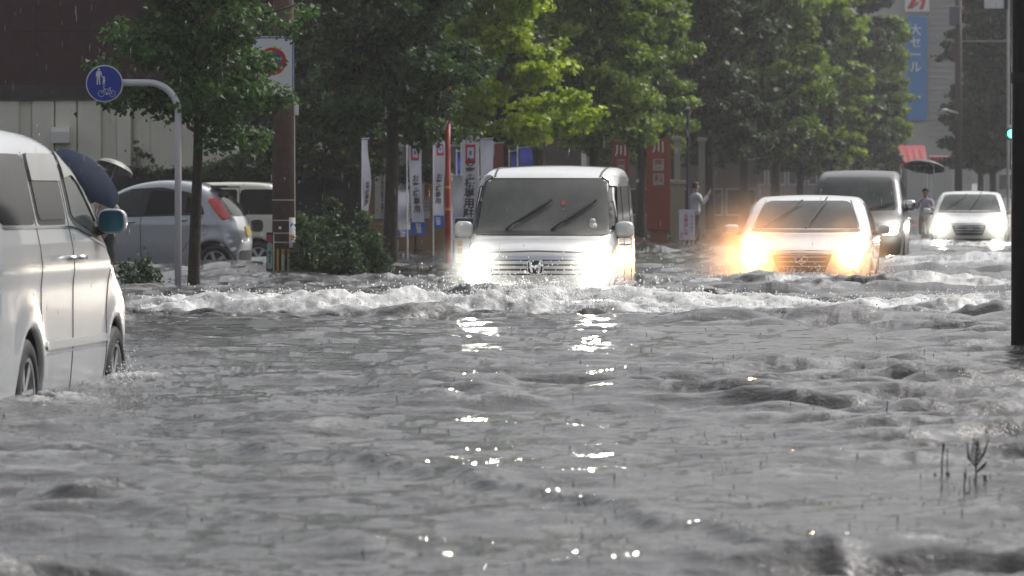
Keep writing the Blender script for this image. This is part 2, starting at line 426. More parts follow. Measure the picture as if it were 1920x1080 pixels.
def halo_mist(root, spots, r, dens, col=(.95,.95,.95), k=1.0):
    """fine spray mist added round a lit headlamp to make its halo"""
    bpy.context.view_layer.update()
    for p in spots:
        c = root.matrix_world @ (Vector(p)+Vector((.16,0,0))); bm = bmesh.new(); bmesh.ops.create_icosphere(bm, subdivisions=4, radius=r)
        g = MB(); g.add([v.co.copy() for v in bm.verts], [[v.index for v in f.verts] for f in bm.faces]); bm.free()
        nm = 'halo_mist%.3f%.2f%.2f' % (dens, col[2], r)
        if nm not in MATS:
            m = bpy.data.materials.new('halo_mist'); m.use_nodes = True; t = m.node_tree; t.nodes.clear(); o = t.nodes.new('ShaderNodeOutputMaterial'); v = t.nodes.new('ShaderNodeVolumePrincipled')
            v.inputs['Color'].default_value = (*col, 1); v.inputs['Anisotropy'].default_value = .2; t.links.new(v.outputs[0], o.inputs['Volume']); tc = t.nodes.new('ShaderNodeTexCoord'); ln = t.nodes.new('ShaderNodeVectorMath'); ln.operation = 'LENGTH'; t.links.new(tc.outputs['Object'], ln.inputs[0]); mr = t.nodes.new('ShaderNodeMapRange'); mr.interpolation_type = 'SMOOTHSTEP'; mr.inputs['From Min'].default_value = 0; mr.inputs['From Max'].default_value = r*.98; mr.inputs['To Min'].default_value = dens*2.2; mr.inputs['To Max'].default_value = 0; t.links.new(ln.outputs['Value'], mr.inputs['Value']); t.links.new(mr.outputs[0], v.inputs['Density']); MATS[nm] = m
        tag(g.build('halo_mist', MATS[nm], None, True, c), kind='stuff')

ROAD = math.atan(990/9400)
def place_car(root, px, D, rz):
    root.location = (WX(px, D), D, GROUND); root.rotation_euler = (0, 0, rz)
ONC = -math.pi/2 - ROAD       # coming towards the camera
OUT = math.pi/2 - ROAD        # driving away

def both(f):
    for s in (1, -1): f(s)

# --- white kei box van, front to the camera, in the middle of the flooded road
def box_van():
    root = empty('box_van')
    tag(root, 'white boxy van ploughing through the flood with both headlights blazing, wave ahead of it', 'van')
    top = [(-.06,.24),(-.01,.40),(0,.62),(-.03,.84),(-.10,.935),(-.32,1.02),(-.58,1.075),(-.80,1.32),(-1.03,1.58),(-1.14,1.665),(-1.35,1.725),(-1.8,1.775),(-2.4,1.785),(-2.9,1.77),(-3.2,1.70),(-3.32,1.5),(-3.37,1.1),(-3.395,.7),(-3.37,.26)]
    bd = Body(top, (-.62,-3.10), .285, .24, .738, 1.02, .075, rT=.075, rF=.15, bowF=.17, crown=.035, taperF=.035, tuck=.03, mats=[M_white, M_black], parent=root)
    bd.patch('windscreen_surround', 'F', [(-.705,1.085),(.705,1.085),(.675,1.4),(.648,1.60),(.615,1.645),(-.615,1.645),(-.648,1.60),(-.675,1.4)], M_black, .004)
    g = bd.patch('windscreen', 'F', [(-.645,1.115),(.645,1.115),(.63,1.4),(.60,1.595),(.57,1.62),(-.57,1.62),(-.60,1.595),(-.63,1.4)], M_glassl, .009)
    bd.patch('windscreen_border', 'F', [(-.66,1.075),(.66,1.075),(.655,1.12),(-.655,1.12)], M_black, .009)
    wiper(bd, root, (-.36,1.12), (.02,1.37)); wiper(bd, root, (.10,1.12), (.46,1.37))
    h, n = bd.hit('F', .50, 1.17); t = MB()
    for dx, dz, r in ((0,0,.045),(.035,-.035,.03),(-.04,-.04,.03),(0,.05,.03)): t.lathe([(0,r*.6),(r*.7,r*.45),(r,0)], 12, Matrix.Translation(h+Vector((.006,dx,dz))) @ Matrix.Rotation(R(60), 4, 'Y'))
    t.build('plush_toy', mat('plush', (.6,.6,.58), .9), root, True)
    bd.patch('painted_reflection', 'F', rrect(.19,1.39,.04,.055,.015), mat('reflection_red', (.30,.07,.06), .5), .016, .03, root); bd.patch('painted_reflection', 'F', rrect(.20,1.32,.03,.03,.01), mat('reflection_green', (.08,.22,.11), .5), .016, .03, root)  # red and green reflections in the windscreen, painted as coloured patches
    # side glass and pillars
    for v in 'LR':
        bd.patch('front_side_window', v, [(-.98,1.14),(-1.62,1.12),(-1.62,1.62),(-1.24,1.62),(-1.10,1.45)], M_glass, .005)
        bd.patch('rear_side_window', v, [(-1.72,1.12),(-2.5,1.12),(-2.5,1.62),(-1.72,1.63)], M_glass, .005)
        bd.patch('quarter_window', v, [(-2.58,1.12),(-3.1,1.14),(-3.05,1.60),(-2.58,1.62)], M_glass, .005)
        bd.patch('corner_window', v, [(-.76,1.13),(-.93,1.13),(-1.05,1.42),(-1.0,1.42)], M_glass, .005)
        bd.patch('rain_visor', v, [(-1.12,1.56),(-2.45,1.57),(-2.45,1.66),(-1.22,1.665)], mat('smoked_visor', (.12,.12,.12), .1, coat=1.0), .018, parent=root)
        bd.line('door_gap', v, [(-.92,.45),(-.90,1.0),(-.98,1.12)], M_seam); bd.line('door_gap', v, [(-1.68,.3),(-1.68,1.66)], M_seam); bd.line('door_gap', v, [(-2.54,.6),(-2.54,1.64)], M_seam)
        handle(bd, root, v, -1.55, .98); handle(bd, root, v, -1.85, .98)
        bd.patch('sill_trim', v, [(-1.0,.27),(-2.7,.27),(-2.7,.33),(-1.0,.33)], M_white, .02)
        for wx in (-.62,-3.10): wheel(root, wx, (.66 if v == 'L' else -.66), .285, .16, 1 if v == 'L' else -1, 8)
    for s in (1, -1): mirror(root, -.86, s*.70, 1.13, s, M_white, .19, .17, .13)
    # face
    spots = []
    bd.line('bonnet_gap', 'F', [(-.62,.905),(0,.925),(.62,.905)], M_seam, .012)
    bd.patch('grille', 'F', [(-.44,.665),(.44,.665),(.47,.86),(-.47,.86)], M_black, .004)
    for z, w in ((.848,.46),(.808,.455),(.762,.45),(.716,.445),(.675,.44)):
        bd.patch('grille_bar', 'F', [(-w,z-.014),(w,z-.014),(w,z+.014),(-w,z+.014)], M_white if z < .84 else M_chrome, .020, .05)
    # silver emblem: rounded frame holding an H
    h, n = bd.hit('F', 0, .77); e = MB(); Mx = Matrix.Translation(h+Vector((.030,0,0))) @ Matrix.Rotation(R(90), 4, 'Z') @ Matrix.Rotation(R(90), 4, 'X')
    ring = rrect(0, 0, .16, .145, .035); n_ = len(ring)
    e.prism(rrect(0, 0, .165, .15, .035), -.02, .0, Mx)
    e.mi = 1
    def bar(a, b, w0, w1): e.prism([(a[0]-w0/2,a[1]),(a[0]+w0/2,a[1]),(b[0]+w1/2,b[1]),(b[0]-w1/2,b[1])], .0, .012, Mx)
    bar((-.036,-.055),(-.050,.055),.022,.026); bar((.036,-.055),(.050,.055),.022,.026); e.prism([(-.04,-.012),(.04,-.012),(.044,.014),(-.044,.014)], 0, .012, Mx)
    for k in range(n_):
        a, b = ring[k], ring[(k+1) % n_]; c = (a[0]*.9, a[1]*.9); d = (b[0]*.9, b[1]*.9); e.prism([a, b, d, c], 0, .012, Mx)
    e.build('emblem', [M_black, M_chrome], root)
    bd.patch('lower_intake', 'F', [(-.46,.38),(.46,.38),(.43,.46),(-.43,.46)], M_black, .005)
    bd.patch('bumper_lip', 'F', [(-.60,.50),(.60,.50),(.60,.53),(-.60,.53)], M_white, .016)
    for s in (-1, 1):
        P = [(s*.47,.69),(s*.655,.70),(s*.672,.88),(s*.60,.90),(s*.47,.87)]
        spots.append(headlamp(bd, root, P, (s*.565,.775), M_bulbw, M_lens, .095, 22, (1,.94,.76)))
        bd.patch('fog_lamp', 'F', rrect(s*.56,.44,.12,.07,.02), M_lens2, .006)
        bd.line('lamp_seam', 'F', P+[P[0]], M_seam, .008, .012)
    bd.patch('rear_window', 'B', rrect(0,1.35,1.05,.42,.06), M_glass, .005)
    for s in (-1, 1): bd.patch('tail_light', 'B', rrect(s*.62,.95,.10,.45,.02), M_red, .01)
    # roof seams
    for s in (-1, 1): bd.line('roof_moulding', 'T', [(-1.2,s*.53),(-2.0,s*.56),(-3.1,s*.56)], M_seam, .02, .004)
    place_car(root, 1004, 49.2, ONC); halo_mist(root, spots, .5, .08); return root
M_lens2 = mat('lamp_lens_off', (.6,.62,.64), .1, coat=1.0)

# --- white sedan with warm headlights
def sedan(name, label, px, D, bulb, power, col, W0=.892, paint=None, scale=1.0, warm=False, dz=0.0):
    root = empty(name); tag(root, label, 'car')
    m = paint or M_white
    top = [(-.08,.22),(-.01,.38),(0,.58),(-.05,.70),(-.28,.79),(-.75,.885),(-1.12,.945),(-1.45,1.13),(-1.85,1.335),(-2.15,1.415),(-2.6,1.455),(-3.05,1.43),(-3.5,1.30),(-3.95,1.12),(-4.3,1.09),(-4.58,1.05),(-4.68,.85),(-4.70,.6),(-4.66,.28)]
    bd = Body(top, (-.92,-3.62), .32, .24, W0, .90, .28, rT=.10, rF=.16, bowF=.30, bowR=.14, crown=.055, taperF=.07, tuck=.05, shoulder=.01, mats=[m, M_black], parent=root)
    bd.patch('windscreen', 'F', [(-.70,1.0),(.70,1.0),(.62,1.22),(.565,1.345),(.5,1.365),(-.5,1.365),(-.565,1.345),(-.62,1.22)], M_glassp, .005)
    bd.line('windscreen_border', 'F', [(-.73,.975),(-.4,.965),(0,.96),(.4,.965),(.73,.975)], M_black, .035, .006)
    for s in (-1, 1): bd.line('pillar_trim', 'F', [(s*.715,1.0),(s*.565,1.385)], M_black, .014, .006)
    for v in 'LR':
        bd.patch('side_window', v, [(-1.62,.985),(-2.55,.98),(-2.55,1.34),(-2.25,1.34),(-1.95,1.22)], M_glass, .005)
        bd.patch('rear_side_window', v, [(-2.65,.98),(-3.45,1.0),(-3.62,1.08),(-3.30,1.26),(-2.65,1.34)], M_glass, .005)
        bd.line('door_gap', v, [(-1.35,.35),(-1.40,.9),(-1.62,.98)], M_seam); bd.line('door_gap', v, [(-2.6,.3),(-2.6,1.36)], M_seam); bd.line('door_gap', v, [(-3.3,.5),(-3.5,.98)], M_seam)
        handle(bd, root, v, -2.4, .87, m); handle(bd, root, v, -3.25, .87, m)
        for wx in (-.92,-3.62): wheel(root, wx, (.79 if v == 'L' else -.79), .32, .2, 1 if v == 'L' else -1, 7)
    for s in (1, -1): mirror(root, -1.62, s*(W0+.02), .985, s, m, .20, .13, .14)
    bd.line('bonnet_gap', 'T', [(-.30,-.68),(-.13,-.35),(-.09,0),(-.13,.35),(-.30,.68)], M_seam, .012)
    bd.patch('grille', 'F', [(-.30,.43),(.30,.43),(.40,.655),(-.40,.655)], M_black, .006)
    for z in (.50,.56,.62): bd.patch('grille_bar', 'F', [(-.33,z),(.33,z),(.33,z+.012),(-.33,z+.012)], M_alloy, .012)
    bd.line('grille_trim', 'F', [(-.42,.672),(0,.685),(.42,.672)], M_chrome, .022, .018)
    h, n = bd.hit('F', 0, .60); e = MB(); Mx = Matrix.Translation(h+Vector((.030,0,0))) @ Matrix.Rotation(R(90), 4, 'Z') @ Matrix.Rotation(R(90), 4, 'X')
    N = 28; ov = [(.085*math.cos(2*math.pi*k/N), .06*math.sin(2*math.pi*k/N)) for k in range(N)]
    for k in range(N):
        a, b = ov[k], ov[(k+1) % N]; e.prism([a, b, (b[0]*.86,b[1]*.84), (a[0]*.86,a[1]*.84)], 0, .012, Mx)
    if warm:
        e.prism([(.02,.045),(.038,.05),(-.01,-.022),(-.032,-.03)], 0, .012, Mx); e.prism([(-.04,-.034),(.055,-.028),(.06,-.014),(-.03,-.018)], 0, .012, Mx)
    else:
        e.prism([(-.075,.0),(-.01,-.01),(0,.03),(.01,-.01),(.075,0),(.0,-.035)], 0, .012, Mx)
    e.build('emblem', M_chrome, root)
    bd.patch('lower_intake', 'F', [(-.55,.26),(.55,.26),(.5,.36),(-.5,.36)], M_black, .005)
    spots = []
    for s in (-1, 1):
        spots.append(headlamp(bd, root, [(s*.46,.56),(s*.70,.57),(s*.80,.68),(s*.66,.73),(s*.50,.66)], (s*.63,.625), bulb, M_lens, .085, power*(1.8 if warm and s < 0 else .6), (1,.36,.09) if warm and s < 0 else col))
    wiper(bd, root, (-.55,1.0), (-.14,1.30)); wiper(bd, root, (.0,.99), (.22,1.33))
    bd.patch('rear_window', 'B', [(-.6,1.12),(.6,1.12),(.5,1.38),(-.5,1.38)], M_glass, .005)
    for s in (-1, 1): bd.patch('tail_light', 'B', rrect(s*.62,.88,.3,.14,.03), M_red, .01)
    place_car(root, px, D, ONC); root.location.z += dz; halo_mist(root, spots[:1] if warm else spots, 1.2 if warm else .7, .13 if warm else .09, (1,.9,.8) if warm else (.95,.95,.95)); warm and halo_mist(root, spots[1:], .9, .10, (1,.93,.86)); return root

# --- dark minivan behind the sedan
def dark_van():
    root = empty('minivan'); tag(root, 'dark minivan half hidden behind the white sedan with warm headlights', 'van')
    top = [(-.06,.24),(0,.45),(-.01,.75),(-.10,.92),(-.45,1.02),(-.82,1.10),(-1.15,1.36),(-1.5,1.62),(-1.72,1.745),(-2.1,1.82),(-3.0,1.86),(-4.0,1.83),(-4.5,1.73),(-4.66,1.4),(-4.7,.9),(-4.66,.3)]
    bd = Body(top, (-.86,-3.70), .325, .26, .89, 1.02, .16, rT=.10, rF=.14, bowF=.22, crown=.04, mats=[M_dark, M_black], parent=root)
    bd.patch('windscreen', 'F', [(-.72,1.14),(.72,1.14),(.665,1.45),(.62,1.69),(.57,1.72),(-.57,1.72),(-.62,1.69),(-.665,1.45)], M_glassp, .006)
    wiper(bd, root, (-.35,1.15), (.12,1.24)); wiper(bd, root, (.25,1.15), (.62,1.24))
    for v in 'LR':
        bd.patch('side_window', v, [(-1.25,1.12),(-2.4,1.12),(-2.4,1.66),(-1.75,1.66)], M_glass, .005)
        bd.patch('rear_side_window', v, [(-2.5,1.12),(-3.4,1.12),(-3.4,1.66),(-2.5,1.66)], M_glass, .005)
        bd.patch('quarter_window', v, [(-3.5,1.12),(-4.4,1.14),(-4.3,1.64),(-3.5,1.66)], M_glass, .005)
        bd.line('door_gap', v, [(-2.45,.35),(-2.45,1.68)], M_seam); handle(bd, root, v, -2.3, .98); handle(bd, root, v, -2.62, .98)
        for wx in (-.86,-3.70): wheel(root, wx, (.76 if v == 'L' else -.76), .325, .19, 1 if v == 'L' else -1, 7)
    for s in (1, -1): mirror(root, -1.28, s*.87, 1.22, s, M_chrome, .2, .19, .14)
    bd.patch('grille', 'F', [(-.42,.72),(.42,.72),(.46,.86),(-.46,.86)], M_chrome, .008)
    sp = [headlamp(bd, root, [(s*.5,.70),(s*.78,.72),(s*.80,.90),(s*.52,.88)], (s*.64,.79), M_bulbw, M_lens, .06, 0 if s < 0 else 20, (1,.9,.75)) for s in (-1, 1)]
    place_car(root, 1603, 92, ONC); root.scale = (1,1,1.05); halo_mist(root, sp[1:], .45, .12); return root

# --- big white people carrier driving away on the left, cut by the frame
def people_carrier():
    root = empty('people_carrier'); tag(root, 'large pearl white people carrier driving away, cut off by the picture edge', 'van')
    top = [(-.10,.20),(-.03,.35),(0,.60),(-.04,.80),(-.16,.93),(-.55,1.06),(-.92,1.16),(-1.25,1.38),(-1.62,1.63),(-1.95,1.78),(-2.35,1.865),(-3.0,1.905),(-3.9,1.905),(-4.5,1.86),(-4.72,1.72),(-4.80,1.3),(-4.84,.8),(-4.80,.28)]
    bd = Body(top, (-.93,-3.88), .335, .22, .905, 1.22, .20, rT=.15, rF=.24, bowF=.22, crown=.05, taperF=.07, tuck=.05, shoulder=.012, flare=.02, mats=[M_pearl, M_black], parent=root)
    bd.patch('windscreen', 'F', [(-.74,1.2),(.74,1.2),(.66,1.72),(.6,1.76),(-.6,1.76),(-.66,1.72)], M_glass, .006)
    for v in 'LR':
        fw = [(-1.25,1.17),(-2.30,1.31),(-2.44,1.37),(-2.44,1.72),(-2.34,1.74),(-2.12,1.735),(-1.75,1.55),(-1.42,1.28)]
        bd.patch('window_border', v, fw, M_black, .003)
        bd.patch('front_side_window', v, [(-1.64,1.25),(-2.28,1.345),(-2.37,1.38),(-2.38,1.68),(-2.2,1.69),(-1.95,1.61),(-1.70,1.40)], M_glassp, .008)
        bd.patch('rear_side_window', v, rrect(-3.02,1.53,.93,.42,.07), M_black, .003)
        bd.patch('sliding_door_window', v, rrect(-3.02,1.53,.84,.36,.05), M_glass, .008)
        bd.patch('quarter_window', v, rrect(-4.05,1.53,.98,.41,.07), M_glass, .006)
        vz = mat('wet_visor', (.16,.16,.16), .12, coat=1.0, noise=.4, nscale=5)
        bd.patch('rain_visor', v, [(-2.56,1.58),(-3.48,1.58),(-3.48,1.74),(-2.56,1.735)], vz, .020, parent=root)
        bd.patch('rain_visor', v, [(-2.40,1.60),(-2.42,1.755),(-2.15,1.75),(-1.72,1.53),(-1.50,1.33),(-1.62,1.33),(-1.95,1.56),(-2.12,1.62)], vz, .016, parent=root)
        bd.line('window_trim', v, [(-1.25,1.16),(-2.30,1.295),(-2.5,1.305),(-4.5,1.31)], M_chrome, .014, .006)
        bd.line('door_gap', v, [(-1.45,.35),(-1.38,.75),(-1.22,1.09)], M_seam, .012); bd.line('door_gap', v, [(-2.48,.25),(-2.50,.5),(-2.50,1.75)], M_seam, .014)
        bd.line('door_gap', v, [(-3.52,.75),(-3.54,1.2),(-3.54,1.75)], M_seam, .010)
        bd.line('body_crease', v, [(-1.35,.56),(-3.45,.56)], M_chrome, .008, .003)
        handle(bd, root, v, -2.36, 1.12); handle(bd, root, v, -2.66, 1.12)
        bd.patch('side_protector', v, [(-1.38,.585),(-3.42,.585),(-3.42,.635),(-1.38,.635)], M_pearl, .014)
        for wx in (-.93,-3.88): wheel(root, wx, (.80 if v == 'L' else -.80), .335, .21, 1 if v == 'L' else -1, 6, M_alloy)
        bd.patch('headlight', v, [(-.30,.84),(-.58,.93),(-.62,.99),(-.34,.97),(-.22,.90)], M_lens2, .01)
        bd.patch('turn_signal', v, [(-.40,.80),(-.50,.86),(-.46,.90),(-.36,.86)], mat('amber', (.6,.25,.04), .2, coat=1.0), .012)
    for s in (1, -1): mirror(root, -1.60, s*.89, 1.335, s, M_pearl, .18, .155, .15, M_mirror)
    bd.patch('rear_window', 'B', rrect(0,1.45,1.4,.5,.08), M_glass, .005)
    for s in (-1, 1): bd.patch('tail_light', 'B', rrect(s*.72,1.05,.2,.5,.04), M_red, .01)
    bd.patch('number_plate', 'B', rrect(0,.85,.33,.165,.01), M_wplate, .012)
    # origin so that the front axle sits at distance 31.9 with the right side plane at x = -2.5
    D0 = 31.9 + .93*math.cos(ROAD); X0 = -2.52 + .93*math.sin(ROAD) - .905*math.cos(ROAD)
    root.location = (X0, D0 + .905*math.sin(ROAD), GROUND-.02); root.rotation_euler = (0, 0, OUT+R(.6)); return root

# --- small silver one-box hatchback parked on the left
def hatchback():
    root = empty('hatchback'); tag(root, 'silver rounded hatchback parked side-on behind the young tree, red tail light', 'car')
    top = [(-.08,.24),(0,.42),(-.02,.62),(-.15,.76),(-.5,.93),(-.78,1.06),(-1.15,1.33),(-1.55,1.52),(-2.0,1.60),(-2.45,1.59),(-2.80,1.51),(-3.05,1.36),(-3.24,1.12),(-3.36,.85),(-3.395,.6),(-3.34,.28)]
    bd = Body(top, (-.44,-2.99), .285, .25, .735, .93, .26, rT=.12, rF=.20, rR=.26, bowF=.12, bowR=.10, crown=.05, taperF=.05, taperR=.07, flare=.02, mats=[M_silver, M_black], parent=root)
    for v in 'LR':
        bd.patch('window_border', v, [(-.86,.98),(-2.82,1.04),(-2.76,1.20),(-2.55,1.40),(-2.1,1.475),(-1.6,1.45),(-1.25,1.30)], M_black, .003)
        bd.patch('front_side_window', v, [(-1.06,1.02),(-1.72,1.035),(-1.80,1.42),(-1.6,1.41),(-1.32,1.27)], M_glassp, .007)
        bd.patch('rear_side_window', v, [(-1.85,1.04),(-2.42,1.06),(-2.42,1.40),(-1.93,1.43)], M_glass, .007)
        bd.patch('quarter_window', v, [(-2.50,1.07),(-2.74,1.08),(-2.70,1.2),(-2.52,1.34)], M_glass, .007)
        bd.line('door_gap', v, [(-.86,.45),(-.82,.9),(-.88,1.0)], M_seam, .012); bd.line('door_gap', v, [(-1.80,.35),(-1.78,.9),(-1.86,1.42)], M_seam, .012); bd.line('door_gap', v, [(-2.45,.45),(-2.66,.75),(-2.66,.9),(-2.80,1.03)], M_seam, .012)
        handle(bd, root, v, -1.60, .93, M_silver); handle(bd, root, v, -2.45, .96, M_silver)
        for wx in (-.44,-2.99): wheel(root, wx, (.66 if v == 'L' else -.66), .285, .16, 1 if v == 'L' else -1, 5, M_alloy)
        bd.patch('tail_light', v, [(-2.94,1.30),(-3.10,1.13),(-3.17,.97),(-3.10,.95),(-2.98,1.08),(-2.88,1.22)], M_red, .016)
        bd.line('fuel_flap', v, [(-2.80+.085*math.cos(a/8*math.pi), .80+.085*math.sin(a/8*math.pi)) for a in range(17)], M_seam, .006)
    bd.patch('rear_window', 'B', [(-.50,1.02),(.50,1.02),(.46,1.36),(-.46,1.36)], M_glass, .006)
    for s in (1,-1): bd.patch('tail_light', 'B', [(s*.56,.98),(s*.66,.98),(s*.62,1.28),(s*.52,1.32)], M_red, .012)
    sp = MB(); sp.box((-3.14,-.46,1.47),(-2.86,.46,1.505), .012); sp.build('roof_spoiler', M_black, root)
    bd.patch('number_plate', 'B', rrect(0,.78,.33,.165,.01), M_yplate, .014)
    bd.patch('rear_bumper_grille', 'B', rrect(0,.40,.9,.16,.04), M_black, .008)
    mirror(root, -1.0, .76, 1.02, 1, M_silver, .18, .14, .1)
    th = math.pi - R(9); place_hatch(root, (-2.99,.735), 403, 79.0, th); return root

def place_hatch(root, ref, px, D, th):
    """put the local point ref = (x, y) at picture column px and distance D"""
    c, s = math.cos(th), math.sin(th)
    root.rotation_euler = (0, 0, th)
    root.location = (WX(px, D) - (c*ref[0]-s*ref[1]), D - (s*ref[0]+c*ref[1]), LOT)

def cream_van():
    root = empty('compact_van'); tag(root, 'cream tall compact car parked behind the brown utility pole', 'car')
    top = [(-.06,.24),(0,.45),(-.02,.75),(-.16,.93),(-.6,1.03),(-.95,1.30),(-1.25,1.50),(-1.6,1.56),(-2.4,1.59),(-3.1,1.575),(-3.3,1.50),(-3.36,1.2),(-3.395,.7),(-3.36,.28)]
    bd = Body(top, (-.55,-2.95), .28, .25, .735, .98, .13, rT=.08, rF=.16, rR=.12, bowF=.12, crown=.03, mats=[M_cream, M_black], parent=root)
    for v in 'LR':
        bd.patch('front_side_window', v, [(-.98,1.02),(-1.75,1.02),(-1.75,1.44),(-1.35,1.44)], M_glass, .006)
        bd.patch('rear_side_window', v, [(-1.83,1.02),(-2.58,1.02),(-2.58,1.45),(-1.83,1.45)], M_glass, .006)
        bd.patch('quarter_window', v, rrect(-2.94,1.235,.62,.43,.07), M_glass, .006)
        bd.line('door_gap', v, [(-1.79,.35),(-1.79,1.47)], M_seam, .012); bd.line('door_gap', v, [(-2.62,.55),(-2.62,1.47)], M_seam, .012)
        bd.line('fuel_flap', v, rrect(-2.93,.83,.2,.2,.02)+[(-2.83,.93)], M_seam, .008)
        handle(bd, root, v, -2.45,.88, M_cream); handle(bd, root, v, -1.6,.88, M_cream)
        for wx in (-.55,-2.95): wheel(root, wx, (.66 if v == 'L' else -.66), .28, .16, 1 if v == 'L' else -1, 6, M_alloy)
    bd.patch('rear_window', 'B', rrect(0,1.3,1.0,.35,.06), M_glass, .006)
    place_hatch(root, (-2.95,.735), 484, 85.5, math.pi - R(6)); return root

def far_van():
    root = empty('delivery_van'); tag(root, 'tiny pale van with two yellowish headlights far off between the tree trunks', 'van')
    top = [(0,.3),(0,.6),(-.05,.95),(-.3,1.3),(-.55,1.7),(-.8,1.85),(-3.2,1.87),(-3.38,1.6),(-3.4,.3)]
    bd = Body(top, (-.6,-2.9), .28, .25, .74, 1.05, .08, rT=.08, rF=.12, crown=.03, mats=[M_white, M_black], parent=root)
    bd.patch('windscreen', 'F', [(-.62,1.1),(.62,1.1),(.56,1.62),(-.56,1.62)], M_glassl, .01, .1)
    for s in (-1, 1): headlamp(bd, root, rrect(s*.5,.78,.24,.2,.04), (s*.5,.78), M_bulby, M_lens, .10)
    bd.patch('grille', 'F', rrect(0,.7,.5,.14,.02), M_black, .01, .1)
    for s in (-1, 1):
        for wx in (-.6,-2.9): wheel(root, wx, s*.66, .28, .16, s, 6, M_alloy)
    root.location = (WX(1451, 330), 330, ground_z(330)); root.rotation_euler = (0, 0, R(-90)); return root
LOT = -0.21
M_bulby = mat('lit_headlamp_yellow', (1,1,1), .3, emis=(1,.85,.5), estr=30)
def ground_z(D): return GROUND + max(0, D-205)*.010

box_van()
sedan('sedan', 'white sedan with crossed wipers and glaring orange tinted headlights, bonnet just above water', 1503, 66.0, M_bulbo, 130, (1,.46,.15), warm=True, dz=.03)
dark_van()
sedan('sedan', 'small white sedan farthest down the road beside the dark pole, headlights on', 1817, 114.0, M_bulbw, 60, (1,.93,.8), W0=.86, dz=.12)
people_carrier(); hatchback(); cream_van(); far_van()
# ------------------------------------------------------------------ flood water
def _h(ix, iy, s):
    n = (ix*374761393 + iy*668265263 + s*974634777) & 0x7fffffff
    n = ((n ^ (n >> 13))*1274126177) & 0x7fffffff
    return ((n ^ (n >> 16)) & 0xffff)/65535.0
def vnoise(x, y, s=0):
    ix = np.floor(x).astype(np.int64); iy = np.floor(y).astype(np.int64); fx = x-ix; fy = y-iy
    u = fx*fx*fx*(fx*(fx*6-15)+10); v = fy*fy*fy*(fy*(fy*6-15)+10)
    a = _h(ix, iy, s); b = _h(ix+1, iy, s); c = _h(ix, iy+1, s); d = _h(ix+1, iy+1, s)
    return (a+(b-a)*u+(c-a)*v+(a-b-c+d)*u*v)*2-1
def fbm(x, y, s=0, o=4, g=.5):
    t = np.zeros_like(x); a = 1.0; n = 0
    for k in range(o):
        t += a*vnoise(x*2**k+k*17.3, y*2**k-k*9.1, s+k); n += a; a *= g
    return t/n

def pxs(px, D): return (px-HX)/FPX*D
rng = np.random.default_rng(7)
COMP = []
def comps(n, l0, l1, rms, spread, mean=90):
    for _ in range(n):
        l = math.exp(rng.uniform(math.log(l0), math.log(l1))); a = rms*math.sqrt(2/n)*(l/math.sqrt(l0*l1))**.8
        th = R(mean + rng.normal()*spread); COMP.append((l, a, math.cos(th)*2*math.pi/l, math.sin(th)*2*math.pi/l, rng.uniform(0, 6.28)))
comps(16, 1.0, 4.0, .033, 22)
comps(44, .24, 1.1, .0215, 32)
comps(48, .07, .26, .0062, 36)

def sst(a, b, x):
    t = np.clip((x-a)/(b-a), 0, 1); return t*t*(3-2*t)

def ridge(x, y, y0, wf, wb): 
    t = y-y0; return np.where(t < 0, np.exp(-(t/wf)**2), np.exp(-(t/wb)**2)), t

